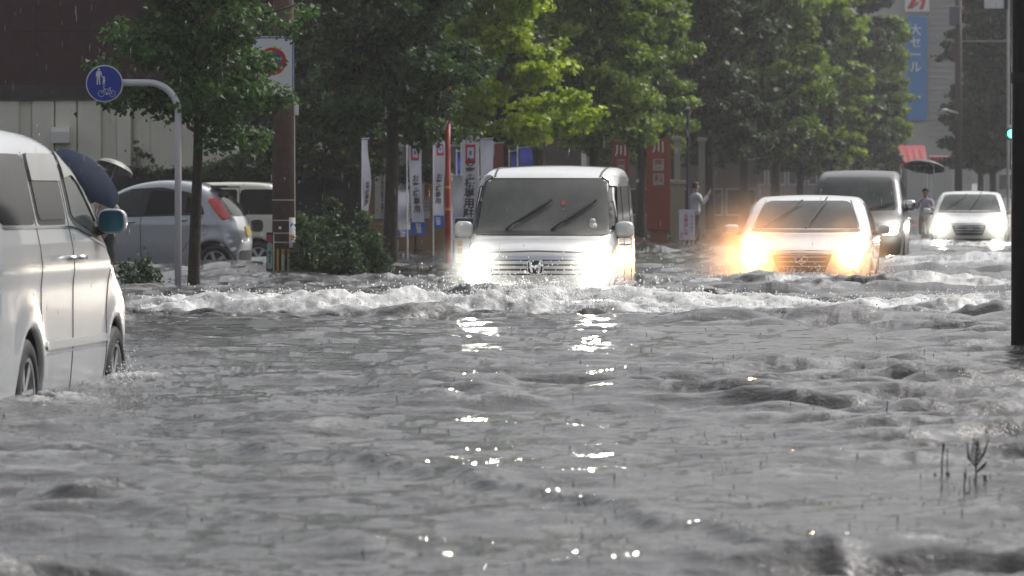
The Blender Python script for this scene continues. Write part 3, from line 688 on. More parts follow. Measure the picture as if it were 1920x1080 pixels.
def water_height(x, y, dD):
    """height and foam of the flood at plan position (x, y); dD = local row spacing, damps what the rows cannot carry"""
    wx = x + .35*fbm(x*.5, y*.5, 3, 3); wy = y + .35*fbm(x*.5+9, y*.5, 5, 3)
    mod = .30 + 1.5*np.clip(fbm(x*.45, y*.16, 11, 4)+.42, 0, 1)**1.2
    px = x/y*FPX+HX
    calm = 1 - .74*np.exp(-((y-42.5)/2.8)**2)*sst(1500, 1000, px)
    van = np.exp(-(((px-120)/170)**4)-((y-29.5)/4.5)**4)
    z = np.zeros_like(x)
    for l, a, kx, ky, ph in COMP:
        k = np.clip((l/(dD*3.0))-.5, 0, 1)
        if not np.any(k > 0): continue
        s = np.sin(kx*wx+ky*wy+ph); z += a*k*(s - .28*(1-2*np.abs(s)))
    z *= mod*calm*(1-.50*van)*(1-.5*np.exp(-((y-64)/3)**4-((px-1520)/260)**4)); z -= .035*van
    crest = np.clip((z-.020)/.035, 0, 1)
    foam_and_highlights = np.zeros_like(x); turb = np.zeros_like(x)
    t1 = fbm(x*1.1, y*1.1, 21, 4); hf = fbm(x*5.5, y*5.5, 31, 5, .62); hf2 = fbm(x*14, y*11, 41, 3, .6)
    def add(y0, wf, wb, amp, fo, front=1.0, thr=0.0):
        nonlocal z, foam_and_highlights, turb
        g, t = ridge(x, y, y0+.35*t1, wf, wb)
        z = z + g*amp*(1+.35*t1+.08*hf*(fo > 0))
        fz = np.exp(-((t+wf*.7)/(wf*1.15*front))**4)
        f = np.clip(fz*fo*(.95+.85*hf+.5*hf2+.5*t1)-thr, 0, 1)
        foam_and_highlights = np.maximum(foam_and_highlights, f); turb = turb + fz*fo*amp/.2
    # bow wave pushed ahead of the boxy van, across the whole road
    X0 = pxs(1004, 47)
    a1 = .135+.05*np.exp(-((x-X0)/1.6)**2)
    add(47.6+.12*np.sin(x*.9), .62, 1.5, a1*sst(150, 300, px), 1.0*sst(190, 290, px), 1.08)
    # second wave ahead of the sedan
    a2 = (.075+.0*np.exp(-((x-pxs(1503, 63))/1.4)**2))*sst(1190, 1330, px)
    add(62.0, .75, 1.8, a2, .9*sst(1200, 1400, px), 1.0)
    add(81.0, .9, 2.5, .15*sst(1560, 1700, px), .9*sst(1580, 1700, px), 1.1)
    add(112., 1.2, 3, .08*sst(1640, 1740, px), .8*sst(1640, 1740, px), 1.1)
    # smooth swells over the pavement on the left
    g, _ = ridge(x, y, 57.5+.3*t1, 1.1, 1.6); z = z + .10*g*sst(430, 560, px)*sst(900, 820, px)
    foam_and_highlights = np.maximum(foam_and_highlights, np.clip(g**3*1.3*(hf+.25)*sst(430, 560, px)*sst(900, 820, px), 0, .7))
    g, _ = ridge(x, y, 53.5+.4*t1, .6, 1.2); z = z + .05*g*sst(300, 400, px)*sst(700, 600, px)
    foam_and_highlights = np.maximum(foam_and_highlights, np.clip(g*1.3*(hf+.05)*sst(250, 380, px)*sst(640, 560, px), 0, .8))
    # thin broken line in the calm water
    g, _ = ridge(x, y, 38.8+.25*t1, .25, .5); z = z + .035*g*sst(230, 330, px)*sst(1100, 800, px)
    foam_and_highlights = np.maximum(foam_and_highlights, np.clip(g*1.2*(hf+.15)*sst(230, 330, px)*sst(1000, 700, px), 0, .6))
    # humps and long oblique crests in the foreground
    for (pa, Da, pb, Db, wf, wb, am) in ((380,22.8,1560,15.6,.20,.55,.060),(690,30.2,960,29.6,.35,.55,.095),(120,26.5,1000,24.6,.25,.6,.045),(850,19.6,1900,21.5,.25,.6,.035),(1050,27.5,1800,29.5,.3,.6,.045),(0,19.0,700,16.2,.25,.6,.05),(250,35.2,900,34.4,.3,.6,.05),(1000,14.6,1900,16.4,.22,.5,.05)):
        s = (px-pa)/(pb-pa); yy = Da+(Db-Da)*s + .30*t1 + .12*np.sin(x*3.1+pa)
        env = sst(-.12, .1, s)*sst(1.12, .9, s)
        g, _ = ridge(x, y, yy, wf, wb); z = z + am*.62*g*env
    # churned water round the people carrier's wheels
    for (px_, D_) in ((235, 31.4), (60, 28.8)):
        d = np.hypot((x-pxs(px_, D_))/.55, (y-D_)/1.3); e = np.exp(-d*d)
        z = z + .02*e*(1+1.5*hf); foam_and_highlights = np.maximum(foam_and_highlights, np.clip(e*1.1*(hf+.25), 0, .8)); turb += e*.5
    foam_and_highlights = np.maximum(foam_and_highlights, np.clip(crest*(.30+1.6*hf+.9*hf2)*(.40+.8*t1), 0, .36))  # pale foam flecks on crests, brighter highlights put into the colour
    # behind the cars the whole surface is broken up
    z = z + .014*hf*sst(50, 56, y) + .02*hf*np.exp(-((x-pxs(230, 34))/2.2)**2-((y-30)/6)**2)
    foam_and_highlights = np.maximum(foam_and_highlights, np.clip((fbm(x*.8, y*.35, 51, 4)+.9*hf-.42)*1.2, 0, .55)*(.4+.6*sst(50, 60, y)))
    z = z + np.clip(turb, 0, 1.2)*(.012*hf+.014*hf2+.012*np.abs(hf2))
    # rain: tiny upstanding crowns are separate, here only pits
    return z, foam_and_highlights

def build_water():
    ys = [10.5]
    while ys[-1] < 215:
        D = ys[-1]; d = .026 + D*D/5765*.28
        if 45.6 < D < 48.9: d = .035
        if 59.8 < D < 63.5: d = .06
        ys.append(D+d)
    ys = np.array(ys); px = np.concatenate([np.linspace(-700, -130, 90)[:-1], np.linspace(-130, 2050, 1000), np.linspace(2050, 2700, 90)[1:]])
    Y, PX = np.meshgrid(ys, px, indexing='ij'); X = (PX-HX)/FPX*Y
    dd = np.gradient(ys)[:,None]*np.ones_like(X)
    ddx = np.gradient(px)[None,:]/FPX*Y
    eff = np.maximum(np.minimum(dd, .12)+np.maximum(dd-.12, 0)*.25, ddx)
    Z, Fm = water_height(X, Y, eff)
    n, m = X.shape; V = np.stack([X, Y, Z], -1).reshape(-1, 3)
    i = np.arange(n-1)[:,None]*m + np.arange(m-1)[None,:]
    F = np.stack([i, i+1, i+m+1, i+m], -1).reshape(-1, 4)
    o = mk('water', V, F, water_mat(), smooth=True); tag(o, kind='structure')
    a = o.data.attributes.new('foam_and_highlights', 'FLOAT', 'POINT'); a.data.foreach_set('value', Fm.astype(np.float32).ravel())
    # the rest of the flood, outside the view
    v = [(-400,-60,-.13),(400,-60,-.13),(400,215.5,-.13),(-400,215.5,-.13)]
    o2 = mk('flood_water', v, [(0,1,2,3)], water_mat()); tag(o2, kind='structure')
    return ys, px, Z, Fm

def water_mat():
    if 'water' in MATS: return MATS['water']
    m = bpy.data.materials.new('muddy_flood_water'); m.use_nodes = True; t = m.node_tree; b = t.nodes['Principled BSDF']
    N = t.nodes.new; L = t.links.new
    tc = N('ShaderNodeTexCoord'); at = N('ShaderNodeAttribute'); at.attribute_name = 'foam_and_highlights'
    geo = N('ShaderNodeNewGeometry')
    # muddy colour in slow patches
    n1 = N('ShaderNodeTexNoise'); n1.inputs['Scale'].default_value = 1.9; n1.inputs['Detail'].default_value = 9; n1.inputs['Roughness'].default_value = .80; n1.inputs['Distortion'].default_value = .8
    m1 = N('ShaderNodeMapping'); m1.inputs['Scale'].default_value = (1.1, .55, 1); m1.inputs['Rotation'].default_value = (0, 0, .25); L(tc.outputs['Object'], m1.inputs['Vector']); L(m1.outputs[0], n1.inputs['Vector'])
    c1 = N('ShaderNodeValToRGB'); c1.color_ramp.elements[0].position = .44; c1.color_ramp.elements[1].position = .68
    c1.color_ramp.elements[0].color = (.010,.0095,.009,1); c1.color_ramp.elements[1].color = (.06,.059,.058,1); L(n1.outputs['Fac'], c1.inputs[0])
    # foam breakup
    n2 = N('ShaderNodeTexNoise'); n2.inputs['Scale'].default_value = 48; n2.inputs['Detail'].default_value = 7; n2.inputs['Roughness'].default_value = .7; L(tc.outputs['Object'], n2.inputs['Vector'])
    ma = N('ShaderNodeMath'); ma.operation = 'MULTIPLY_ADD'; ma.inputs[1].default_value = 1.5; L(at.outputs['Fac'], ma.inputs[0]); 
    sb = N('ShaderNodeMath'); sb.operation = 'SUBTRACT'; L(n2.outputs['Fac'], sb.inputs[0]); sb.inputs[1].default_value = .95; L(sb.outputs[0], ma.inputs[2])
    mr = N('ShaderNodeMapRange'); mr.inputs['From Min'].default_value = -.25; mr.inputs['From Max'].default_value = 1.05; L(ma.outputs[0], mr.inputs['Value'])
    mx = N('ShaderNodeMix'); mx.data_type = 'RGBA'; L(mr.outputs[0], mx.inputs['Factor']); L(c1.outputs[0], mx.inputs['A']); mx.inputs['B'].default_value = (.56,.56,.55,1)
    L(mx.outputs['Result'], b.inputs['Base Color'])
    rr = N('ShaderNodeMapRange'); rr.inputs['To Min'].default_value = .025; rr.inputs['To Max'].default_value = .45; L(mr.outputs[0], rr.inputs['Value']); L(rr.outputs[0], b.inputs['Roughness'])
    b.inputs['IOR'].default_value = 1.34
    # ripples, rain dimples
    n3 = N('ShaderNodeTexNoise'); n3.inputs['Scale'].default_value = 9; n3.inputs['Detail'].default_value = 6; n3.inputs['Roughness'].default_value = .62
    mp = N('ShaderNodeMapping'); mp.inputs['Scale'].default_value = (.8, 1.25, 1); L(tc.outputs['Object'], mp.inputs['Vector']); L(mp.outputs[0], n3.inputs['Vector'])
    v = N('ShaderNodeTexVoronoi'); v.inputs['Scale'].default_value = 9; L(tc.outputs['Object'], v.inputs['Vector'])
    wv = N('ShaderNodeMath'); wv.operation = 'MULTIPLY'; wv.inputs[1].default_value = 70; L(v.outputs['Distance'], wv.inputs[0])
    sn = N('ShaderNodeMath'); sn.operation = 'SINE'; L(wv.outputs[0], sn.inputs[0])
    fd = N('ShaderNodeMapRange'); fd.inputs['From Min'].default_value = 0; fd.inputs['From Max'].default_value = .35; fd.inputs['To Min'].default_value = .12; fd.inputs['To Max'].default_value = 0; L(v.outputs['Distance'], fd.inputs['Value'])
    rp = N('ShaderNodeMath'); rp.operation = 'MULTIPLY'; L(sn.outputs[0], rp.inputs[0]); L(fd.outputs[0], rp.inputs[1])
    sm = N('ShaderNodeMath'); sm.operation = 'ADD'; L(n3.outputs['Fac'], sm.inputs[0]); L(rp.outputs[0], sm.inputs[1])
    n4 = N('ShaderNodeTexNoise'); n4.inputs['Scale'].default_value = 42; n4.inputs['Detail'].default_value = 3; L(mp.outputs[0], n4.inputs['Vector'])
    s4 = N('ShaderNodeMath'); s4.operation = 'MULTIPLY_ADD'; s4.inputs[1].default_value = .22; L(n4.outputs['Fac'], s4.inputs[0]); L(sm.outputs[0], s4.inputs[2]); sm = s4
    bp = N('ShaderNodeBump'); bp.inputs['Strength'].default_value = 1.0; bp.inputs['Distance'].default_value = .014; L(sm.outputs[0], bp.inputs['Height'])
    L(bp.outputs[0], b.inputs['Normal'])
    MATS['water'] = m; return m

# flooded ground under the water, rising out of it far down the road
gy = [-60, 205, 450, 900]; gv = []; 
for y in gy:
    z = GROUND if y <= 205 else ground_z(y) if y <= 450 else ground_z(450)
    gv += [(-900, y, z), (900, y, z)]
tag(mk('ground', gv, [(0,1,3,2),(2,3,5,4),(4,5,7,6)], mat('wet_asphalt', (.06,.06,.06), .25, noise=.3, nscale=.4)), kind='structure')
tag(mk('parking_lot', [(-12,74,LOT-.004),(-2.6,74,LOT-.004),(-2.4,98,LOT-.004),(-12,98,LOT-.004)], [(0,1,2,3)], mat('wet_concrete', (.2,.2,.19), .4, noise=.3, nscale=1)), kind='structure')
WYS, WPX, WZZ, WFM = build_water()

def water_at(x, y):
    i = int(np.clip(np.searchsorted(WYS, y), 0, len(WYS)-1)); j = int(np.clip(np.searchsorted(WPX, x/y*FPX+HX), 0, len(WPX)-1)); return float(WZZ[i, j])

M_drop = mat('water_drop', (.85,.86,.87), .08, spec=.8)
def spray():
    """droplets flung up along the breaking crests"""
    rnd = random.Random(3); V = []; F = []
    def drop(x, y, z, r, st=1.0):
        n = len(V); V.extend([(x-r,y,z),(x,y-r,z),(x+r,y,z),(x,y+r,z),(x,y,z-r*st),(x,y,z+r*st)])
        F.extend([(n,n+1,n+5),(n+1,n+2,n+5),(n+2,n+3,n+5),(n+3,n,n+5),(n+1,n,n+4),(n+2,n+1,n+4),(n+3,n+2,n+4),(n,n+3,n+4)])
    for _ in range(3600):
        k = rnd.random()
        if k < .50:
            px = rnd.gauss(1000, 130); D = rnd.uniform(46.6, 49.0); h = .02+rnd.expovariate(1/.07)
        elif k < .85:
            px = rnd.uniform(240, 1900); D = rnd.uniform(46.3, 48.2); h = .01+rnd.expovariate(1/.025)
        else:
            px = rnd.gauss(1520, 110); D = rnd.uniform(61.5, 65.5); h = .02+rnd.expovariate(1/.05)
        x = pxs(px, D); drop(x, D, water_at(x, D)+h, rnd.uniform(.003, .009)*(1+.4*(D > 55)), rnd.uniform(1, 1.8))
    for _ in range(160):
        px = rnd.gauss(232, 14); D = rnd.uniform(30.5, 32); x = pxs(px, D); drop(x, D, water_at(x, D)+rnd.expovariate(1/.04), rnd.uniform(.003,.007))
    tag(mk('spray_droplets', V, F, M_drop, smooth=True), kind='stuff')
    # rain hitting the surface: little crowns and jets standing up
    V.clear(); F.clear(); rr = random.Random(9)
    for _ in range(1300):
        D = 1/rr.uniform(1/72, 1/15); px = rr.uniform(-60, 2000)
        if D > 45 and px < 250: continue
        if D < 36 and px < 1050 and rr.random() < .7: continue
        x = pxs(px, D); z = water_at(x, D); h = rr.uniform(.004, .020)*(.5+D/50); r = rr.uniform(.0018, .0034)*(.6+D/50)
        n = len(V)
        V.extend([(x-r,D-r,z-.004),(x+r,D-r,z-.004),(x+r,D+r,z-.004),(x-r,D+r,z-.004),(x-r*.35,D,z+h*.8),(x+r*.35,D,z+h*.8),(x,D,z+h)])
        F.extend([(n,n+1,n+5,n+4),(n+2,n+3,n+4,n+5),(n+1,n+2,n+5),(n+3,n,n+4),(n+4,n+5,n+6)])
        if rr.random() < .5: drop(x+rr.uniform(-.01,.01), D, z+h+rr.uniform(.004,.02), r*1.3)
    tag(mk('rain_splashes', V, F, mat('splash_water', (.05,.05,.05), .1, spec=.8), smooth=True), kind='stuff')
spray()
# ------------------------------------------------------------------ writing
def text_geo(s, size=1.0, bold=.012, line=1.0, align='CENTER'):
    cu = bpy.data.curves.new('t', 'FONT'); cu.body = s; cu.size = size; cu.offset = bold*size; cu.space_line = line
    cu.align_x = align; cu.align_y = 'CENTER'; cu.resolution_u = 2; cu.fill_mode = 'FRONT'
    o = bpy.data.objects.new('t', cu); sc.collection.objects.link(o)
    bpy.context.view_layer.update()
    me = bpy.data.meshes.new_from_object(o.evaluated_get(bpy.context.evaluated_depsgraph_get()))
    V = [v.co.copy() for v in me.vertices]; F = [tuple(p.vertices) for p in me.polygons]
    bpy.data.objects.remove(o); bpy.data.meshes.remove(me); bpy.data.curves.remove(cu); return V, F

def write(name, s, parent, m, size, cx, cz, y=-.006, fn=None, bold=.012, line=1.0):
    """lettering on a face that looks towards -y; fn bends flat (x, z) onto the thing's surface"""
    V, F = text_geo(s, size, bold, line)
    if not F: return None
    out = [fn(cx+v.x, cz+v.y) if fn else (cx+v.x, y, cz+v.y) for v in V]
    return mk(name, out, F, m, parent)
M_ink = mat('ink_black', (.03,.03,.035), .6); M_inkr = mat('ink_red', (.5,.02,.03), .6); M_inkb = mat('ink_blue', (.03,.10,.45), .6)
M_signw = mat('sign_white', (.72,.73,.74), .45, noise=.05); M_cloth = mat('cloth_white', (.62,.62,.70), .8, noise=.06); M_steel = mat('galvanised', (.45,.46,.47), .4, metal=.6, noise=.15)
M_polew = mat('pole_white_paint', (.68,.69,.73), .35, noise=.06)

# ------------------------------------------------------------------ trees
M_bark = mat('bark', (.045,.036,.028), .9, noise=.5, nscale=12, bump=1.0, bscale=35)
L_dark = leaf_mat('leaves_dark', (.022,.042,.016), (.080,.145,.042))
L_near = leaf_mat('leaves_fresh', (.022,.045,.016), (.095,.20,.045))
L_lime = leaf_mat('leaves_lime', (.17,.27,.015), (.46,.56,.03), clump=1.6)
L_mid = leaf_mat('leaves_mid_green', (.065,.115,.02), (.27,.37,.05), clump=1.5)
L_grey = leaf_mat('leaves_deep_green', (.024,.037,.018), (.085,.12,.042), clump=1.3)
L_olive = leaf_mat('leaves_olive', (0.075,0.1275,0.021), (0.33,0.45,0.045), clump=1.2)
L_yel = leaf_mat('leaves_turning', (.25,.14,.01), (.5,.30,.03))
L_ivy = leaf_mat('leaves_ivy', (0.021,0.0392,0.0168), (0.063,0.112,0.0308), clump=3)
L_weed = leaf_mat('leaves_weed', (.022,.042,.014), (.095,.155,.050), clump=3)

def leaves(C, Rad, n, size, rs, flat=.5, fan=True, up=.55):
    """n leaves scattered through ellipsoid clumps C (k,3) of radii Rad (k,3); returns verts, quads"""
    w_ = np.prod(Rad, 1)**.7; k = rs.choice(len(C), n, p=w_/w_.sum())
    d = rs.normal(size=(n, 3)); d /= np.linalg.norm(d, axis=1)[:,None]
    r = rs.uniform(0, 1, n)**.45; p = C[k] + d*r[:,None]*Rad[k]
    # ragged: a few leaves hang or stick out past their clump
    m = rs.uniform(size=n) < .08; p[m] += rs.normal(size=(m.sum(), 3))*.10
    nrm = rs.normal(size=(n, 3))*.7; nrm[:,2] += up; nrm += d*.45; nrm /= np.linalg.norm(nrm, axis=1)[:,None]
    a = rs.normal(size=(n, 3)); a -= nrm*np.sum(a*nrm, 1)[:,None]; a /= np.linalg.norm(a, axis=1)[:,None]; b = np.cross(nrm, a)
    s = size*rs.uniform(.6, 1.35, n)[:,None]
    v0 = p - a*s*.55; v1 = p + b*s*.55 + a*s*.20; v2 = p + a*s*.50 - nrm*s*.12; v3 = p - b*s*.55 + a*s*.20
    V = np.stack([v0, v1, v2, v3], 1).reshape(-1, 3); F = np.arange(n*4).reshape(-1, 4); return V, F

def limb(g, a, b, r0, r1, rs, n=5):
    a = np.array(a); b = np.array(b); pts = []
    for i in range(n+1):
        t = i/n; p = a+(b-a)*t; j = rs.normal(size=3)*.035*np.linalg.norm(b-a)*math.sin(math.pi*t); pts.append(tuple(p+j))
    g.tube(pts, [r0+(r1-r0)*i/n for i in range(n+1)], 7); return [np.array(p) for p in pts]

def tree_parts(seed, h=8.0, z0=1.7, rad=1.4, tr=.12, n=26000, leaf=.075, nl=34, taper=.55, dens_top=.6, dip=.0):
    """a ginkgo-like street tree; z measured from the ground"""
    rs = np.random.default_rng(seed); g = MB()
    lean = rs.normal(size=2)*.05
    tp = [(lean[0]*t*t*3+.03*math.sin(t*7+seed), lean[1]*t*t*3, -.05+t*(h-.5)) for t in np.linspace(0, 1, 12)]
    g.tube(tp, [tr*(1.18 if i == 0 else 1)*(1-.82*i/11) for i in range(12)], 12)
    C = []; Ra = []
    for i in range(nl):
        t = (i+.5)/nl; z = z0 + (h-z0-.6)*t**1.15; az = i*2.4+rs.uniform(-.4, .4)
        L = rad*(1-taper*t)*rs.uniform(.62, 1.12); rise = rs.uniform(-.05, .45)*L - dip*(1-t)
        f = z/(h-.5); base = np.array((lean[0]*f*f*3, lean[1]*f*f*3, z))
        end = base+np.array((math.cos(az)*L, math.sin(az)*L, rise))
        pts = limb(g, base, end, tr*.34*(1-.5*t), .012, rs)
        for q in (2, 3, 4, 5):
            c = pts[q]+rs.normal(size=3)*.10; s = (.20+.13*rs.uniform())*(1.15 if q < 5 else .85)*(rad/1.4)**.7
            C.append(c); Ra.append((s*1.25, s*1.25, s*.62))
            if rs.uniform() < .55:
                tw = c+np.array((rs.normal()*.28, rs.normal()*.28, rs.uniform(-.22, .2))); C.append(tw); Ra.append((s*.8, s*.8, s*.42))
                g.tube([tuple(pts[q]), tuple(tw)], [.012, .005], 5, False)
    C = np.array(C); Ra = np.array(Ra); V, F = leaves(C, Ra, n, leaf, rs)
    return g, V, F

TREE_BASE = {}
def tree(kind, px, D, label, lm, group, name='street_tree', sc_=1.0, rz=0.0, gz=GROUND, nm=None):
    if kind not in TREE_BASE:
        g, V, F = tree_parts(**TREE_KIND[kind])
        TREE_BASE[kind] = (g, V, F, None, None)
    g, V, F, mt, mc = TREE_BASE[kind]
    root = empty(name, (WX(px, D), D, gz), rz); root.scale = (sc_,)*3
    tag(root, label, 'tree', group)
    if mt is None:
        a = g.build('trunk', M_bark, root, True); b = mk('crown', V, F, lm, root); TREE_BASE[kind] = (g, V, F, a.data, b.data); return root
    a = bpy.data.objects.new('trunk', mt); sc.collection.objects.link(a); a.parent = root
    b = bpy.data.objects.new('crown', mc); sc.collection.objects.link(b); b.parent = root
    b.material_slots[0].link = 'OBJECT'; b.material_slots[0].material = lm; return root
TREE_KIND = {
 'near': dict(seed=11, h=6.2, z0=2.15, rad=1.25, tr=.083, n=26000, leaf=.062, nl=30, taper=.25),
 'a': dict(seed=5, h=7.5, z0=2.5, rad=1.60, tr=.13, n=30000, leaf=.085, nl=34, taper=.35),
 'b': dict(seed=8, h=9.0, z0=2.5, rad=1.75, tr=.15, n=30000, leaf=.11, nl=36, taper=.30),
 'c': dict(seed=23, h=9.5, z0=2.6, rad=1.9, tr=.16, n=30000, leaf=.13, nl=38, taper=.35),
 'far': dict(seed=31, h=12, z0=2.3, rad=2.1, tr=.17, n=26000, leaf=.18, nl=46, taper=.40),
}
G1 = 'row of street trees along the pavement'
tree('near', 367, 61.8, 'young tree with fresh green ragged crown just right of the white hooked sign pole', L_near, G1)
tree('a', 733, 80.0, 'dark green tree whose trunk stands before the white notice board', L_dark, G1, rz=1.0)
tree('b', 945, 98.0, 'bright yellow-green tree right behind the boxy van', L_lime, G1, rz=.3, sc_=.96)
tree('b', 1112, 116, 'mid green tree between the lime tree and the orange signs', L_mid, G1, rz=2.2, sc_=1.02)
tree('c', 1202, 134, 'olive tree whose trunk stands left of the orange shop sign', L_mid, G1, rz=.9, sc_=.95)
tree('c', 1330, 158, 'dark tree rising behind the small red-lettered placard', L_grey, G1, rz=3.0, sc_=1.1)
tree('c', 1395, 176, 'grey-green tree with a thick trunk left of the far delivery van', L_grey, G1, rz=4.2, sc_=1.15)
tree('far', 1500, 200, 'tall grey-green tree with its trunk right of the far delivery van', L_grey, G1, rz=1.2, sc_=.95)
tree('c', 1455, 190, 'olive tree with its crown over the far delivery van', L_olive, G1, rz=5.2, sc_=1.35)
tree('far', 1560, 226, 'tall olive tree above the dark minivan', L_olive, G1, rz=2.6, sc_=1.0, gz=ground_z(226))
tree('far', 1612, 250, 'tall dark tree standing above the roof of the minivan', L_grey, G1, rz=4.1, sc_=1.05, gz=ground_z(250))
tree('far', 1662, 268, 'yellowish green tree at the end of the row, left of the blue hanging banner', L_olive, G1, rz=.4, sc_=.90, gz=ground_z(268))
G2 = 'dark trees on the far side of the road'
for px, D, s_, rz, lb in ((1838, 236, .95, .5, 'dark tree behind the slender pole with a lamp arm'), (1862, 222, 1.0, 2.0, 'dark tree above the farthest white sedan'), (1925, 215, 1.05, 4.4, 'dark tree behind the thick pole at the picture edge'), (2010, 190, 1.0, 1.1, 'dark tree beyond the right edge of the road')):
    tree('far', px, D, lb, L_grey, G2, name='roadside_tree', sc_=s_, rz=rz, gz=ground_z(D))
G3 = 'trees behind the wall'
for px, D, k, s_, rz, lb, lm in ((632, 94.6, 'c', 1.0, .5, 'dark tree overhanging the ivy right of the utility pole', L_dark), (705, 112, 'c', 1.05, 2.2, 'dark tree behind the white notice board', L_grey), (800, 110, 'b', 1.1, 3.9, 'dark tree behind the upright banners', L_dark), (885, 122, 'c', 1.1, 5.1, 'dark tree behind the blue banner and red pole', L_grey), (1010, 138, 'c', 1.2, 1.7, 'dark tree behind the lime green tree', L_grey), (1150, 160, 'c', 1.3, .2, 'dark tree in the gap behind the orange signs', L_grey), (1262, 182, 'far', 1.0, 3.3, 'dark tree behind the pale pillars', L_grey)):
    tree(k, px, D, lb, lm, G3, name='garden_tree', sc_=s_, rz=rz)

# small leafy plants
def leafy(name, label, cat, C, Ra, n, size, lm, stems=None, seed=1, extra=None, group=None, up=.4):
    rs = np.random.default_rng(seed); C = np.array(C, float); Ra = np.array(Ra, float)
    c0 = Vector((float(C[:,0].mean()), float(C[:,1].mean()), GROUND))
    root = empty(name, c0); tag(root, label, cat, group)
    V, F = leaves(C, Ra, n, size, rs, up=up); V = V - np.array(c0); mk('foliage', V, F, lm, root)
    if extra:
        V, F = leaves(C[extra[2]:], Ra[extra[2]:], extra[0], size*1.1, rs, up=.2); V = V-np.array(c0)-np.array((0,.12,0)); mk('turning_leaves', V, F, extra[1], root)
    if stems:
        g = MB()
        for a, b, r in stems: g.tube([Vector(a)-c0, (Vector(a)+Vector(b))/2-c0+Vector((rs.normal()*.03,0,0)), Vector(b)-c0], [r, r*.8, r*.4], 6)
        g.build('stem', M_bark, root)
    return root
rs = np.random.default_rng(77)
# ivy hanging over the black wall, with turning leaves
C = []; Ra = []
for _ in range(120):
    px = rs.uniform(548, 735); t = (px-548)/187; top = 200+25*math.sin(t*9)-20*t; py = rs.uniform(top, 322); D = 92+rs.uniform(-.5, .8)
    C.append((WX(px, D), D, WZ(py, D))); Ra.append((.22,.2,.16))
leafy('ivy', 'climbing plant with orange-yellow turning leaves right of the utility pole', 'climber', C, Ra, 17000, .075, L_ivy, [((WX(600,92.6),92.6,GROUND),(WX(610,92.6),92.6,WZ(240,92)),.05), ((WX(690,92.6),92.6,GROUND),(WX(670,92.6),92.6,WZ(230,92)),.04)], 3, (260, L_yel, 0))
C = []; Ra = []
for _ in range(46):
    px = rs.uniform(392, 520); t = (px-392)/128; py = 322-rs.uniform(0, 1)*(8+95*t**1.8); D = 92+rs.uniform(-.4, .5)
    C.append((WX(px, D), D, WZ(py, D))); Ra.append((.15,.15,.09))
leafy('creeper', 'green creeper sloping up the white wall left of the utility pole', 'climber', C, Ra, 4200, .07, L_weed, [((WX(505,92.4),92.4,GROUND),(WX(500,92.4),92.4,WZ(270,92)),.04)], 4)
C = [(WX(px, 93.1), 93.1, WZ(322+rs.uniform(-7, 5), 93.1)) for px in np.linspace(235, 720, 60)]; Ra = [(.11,.10,.05)]*60
leafy('wall_top_creeper', 'thin line of yellowish creeper running along the top of the black wall', 'climber', C, Ra, 1900, .06, L_weed, None, 5)
C = [(WX(px, 96), 96, WZ(rs.uniform(312, 335), 96)) for px in rs.uniform(735, 835, 26)]; Ra = [(.18,.15,.11)]*26
leafy('hedge', 'bright green hedge tops above the white notice board', 'hedge', C, Ra, 2400, .08, L_weed, [((WX(780,96.3),96.3,GROUND),(WX(780,96.3),96.3,WZ(325,96)),.03)], 6)
# little vine on the white wall
C = [(WX(px, 99.4), 99.4, WZ(py, 99.4)) for px, py in ((262,290),(268,292),(275,291),(281,294),(286,302),(289,312),(256,280),(252,300),(258,318),(254,266))]
leafy('wall_vine', 'small arching vine by the downpipe on the white wall', 'climber', C, [(.06,.04,.05)]*10, 220, .05, L_weed, [((WX(254,99.5),99.5,GROUND),(WX(256,99.5),99.5,WZ(285,99)),.02)], 8)

# weedy shrubs standing in the flood: feathery upright sprays
def shrub(name, label, specs, D, seed, lm, lean=.25):
    r = np.random.default_rng(seed); C = []; Ra = []; st = []
    for px, py in specs:
        x = WX(px, D); zt = WZ(py, D); y = D+r.uniform(-.4, .4); bx = x + r.uniform(-.15, .15)
        st.append(((bx, y, GROUND), (x, y, zt), .012)); k = int((zt-GROUND)/.09)
        for i in range(3, k):
            t = i/k; xx = bx+(x-bx)*t; zz = GROUND+(zt-GROUND)*t; w_ = (1-t)*.30+.045
            for s in (-1, 0, 1):
                C.append((xx+s*w_*r.uniform(.3, 1), y+r.uniform(-.1, .1), zz+r.uniform(-.03, .06))); Ra.append((.07+.06*(1-t), .07, .045))
    return leafy(name, label, 'shrub', C, Ra, int(62*len(C)), .034, lm, st, seed, group='weedy shrubs standing in the flood', up=.2)
shrub('shrub', 'feathery green shrub against the right side of the utility pole', [(562,395),(572,440),(580,415),(590,470),(558,450)], 70.5, 31, L_weed)
shrub('shrub', 'tallest feathery shrub, its thin tip before the black wall', [(600,405),(622,366),(615,440),(608,470),(635,450)], 71.5, 32, L_ivy)
shrub('shrub', 'leafy green shrub with a domed top, middle of the clump', [(648,420),(655,450),(640,480),(665,470),(630,470)], 70.8, 33, L_weed)
shrub('shrub', 'green shrub leaning towards the trunk before the notice board', [(682,392),(690,430),(702,430),(708,455),(676,450),(716,480)], 71.8, 34, L_weed)
for px, py, D, sd in ((262, 480, 63, 41), (238, 492, 62.5, 42)):
    shrub('grass_tuft', 'tuft of tall weeds between the silver hatchback and the %s' % ('white hooked pole' if px > 250 else 'people carrier'), [(px, py), (px+10, py+14)], D, sd, L_ivy)

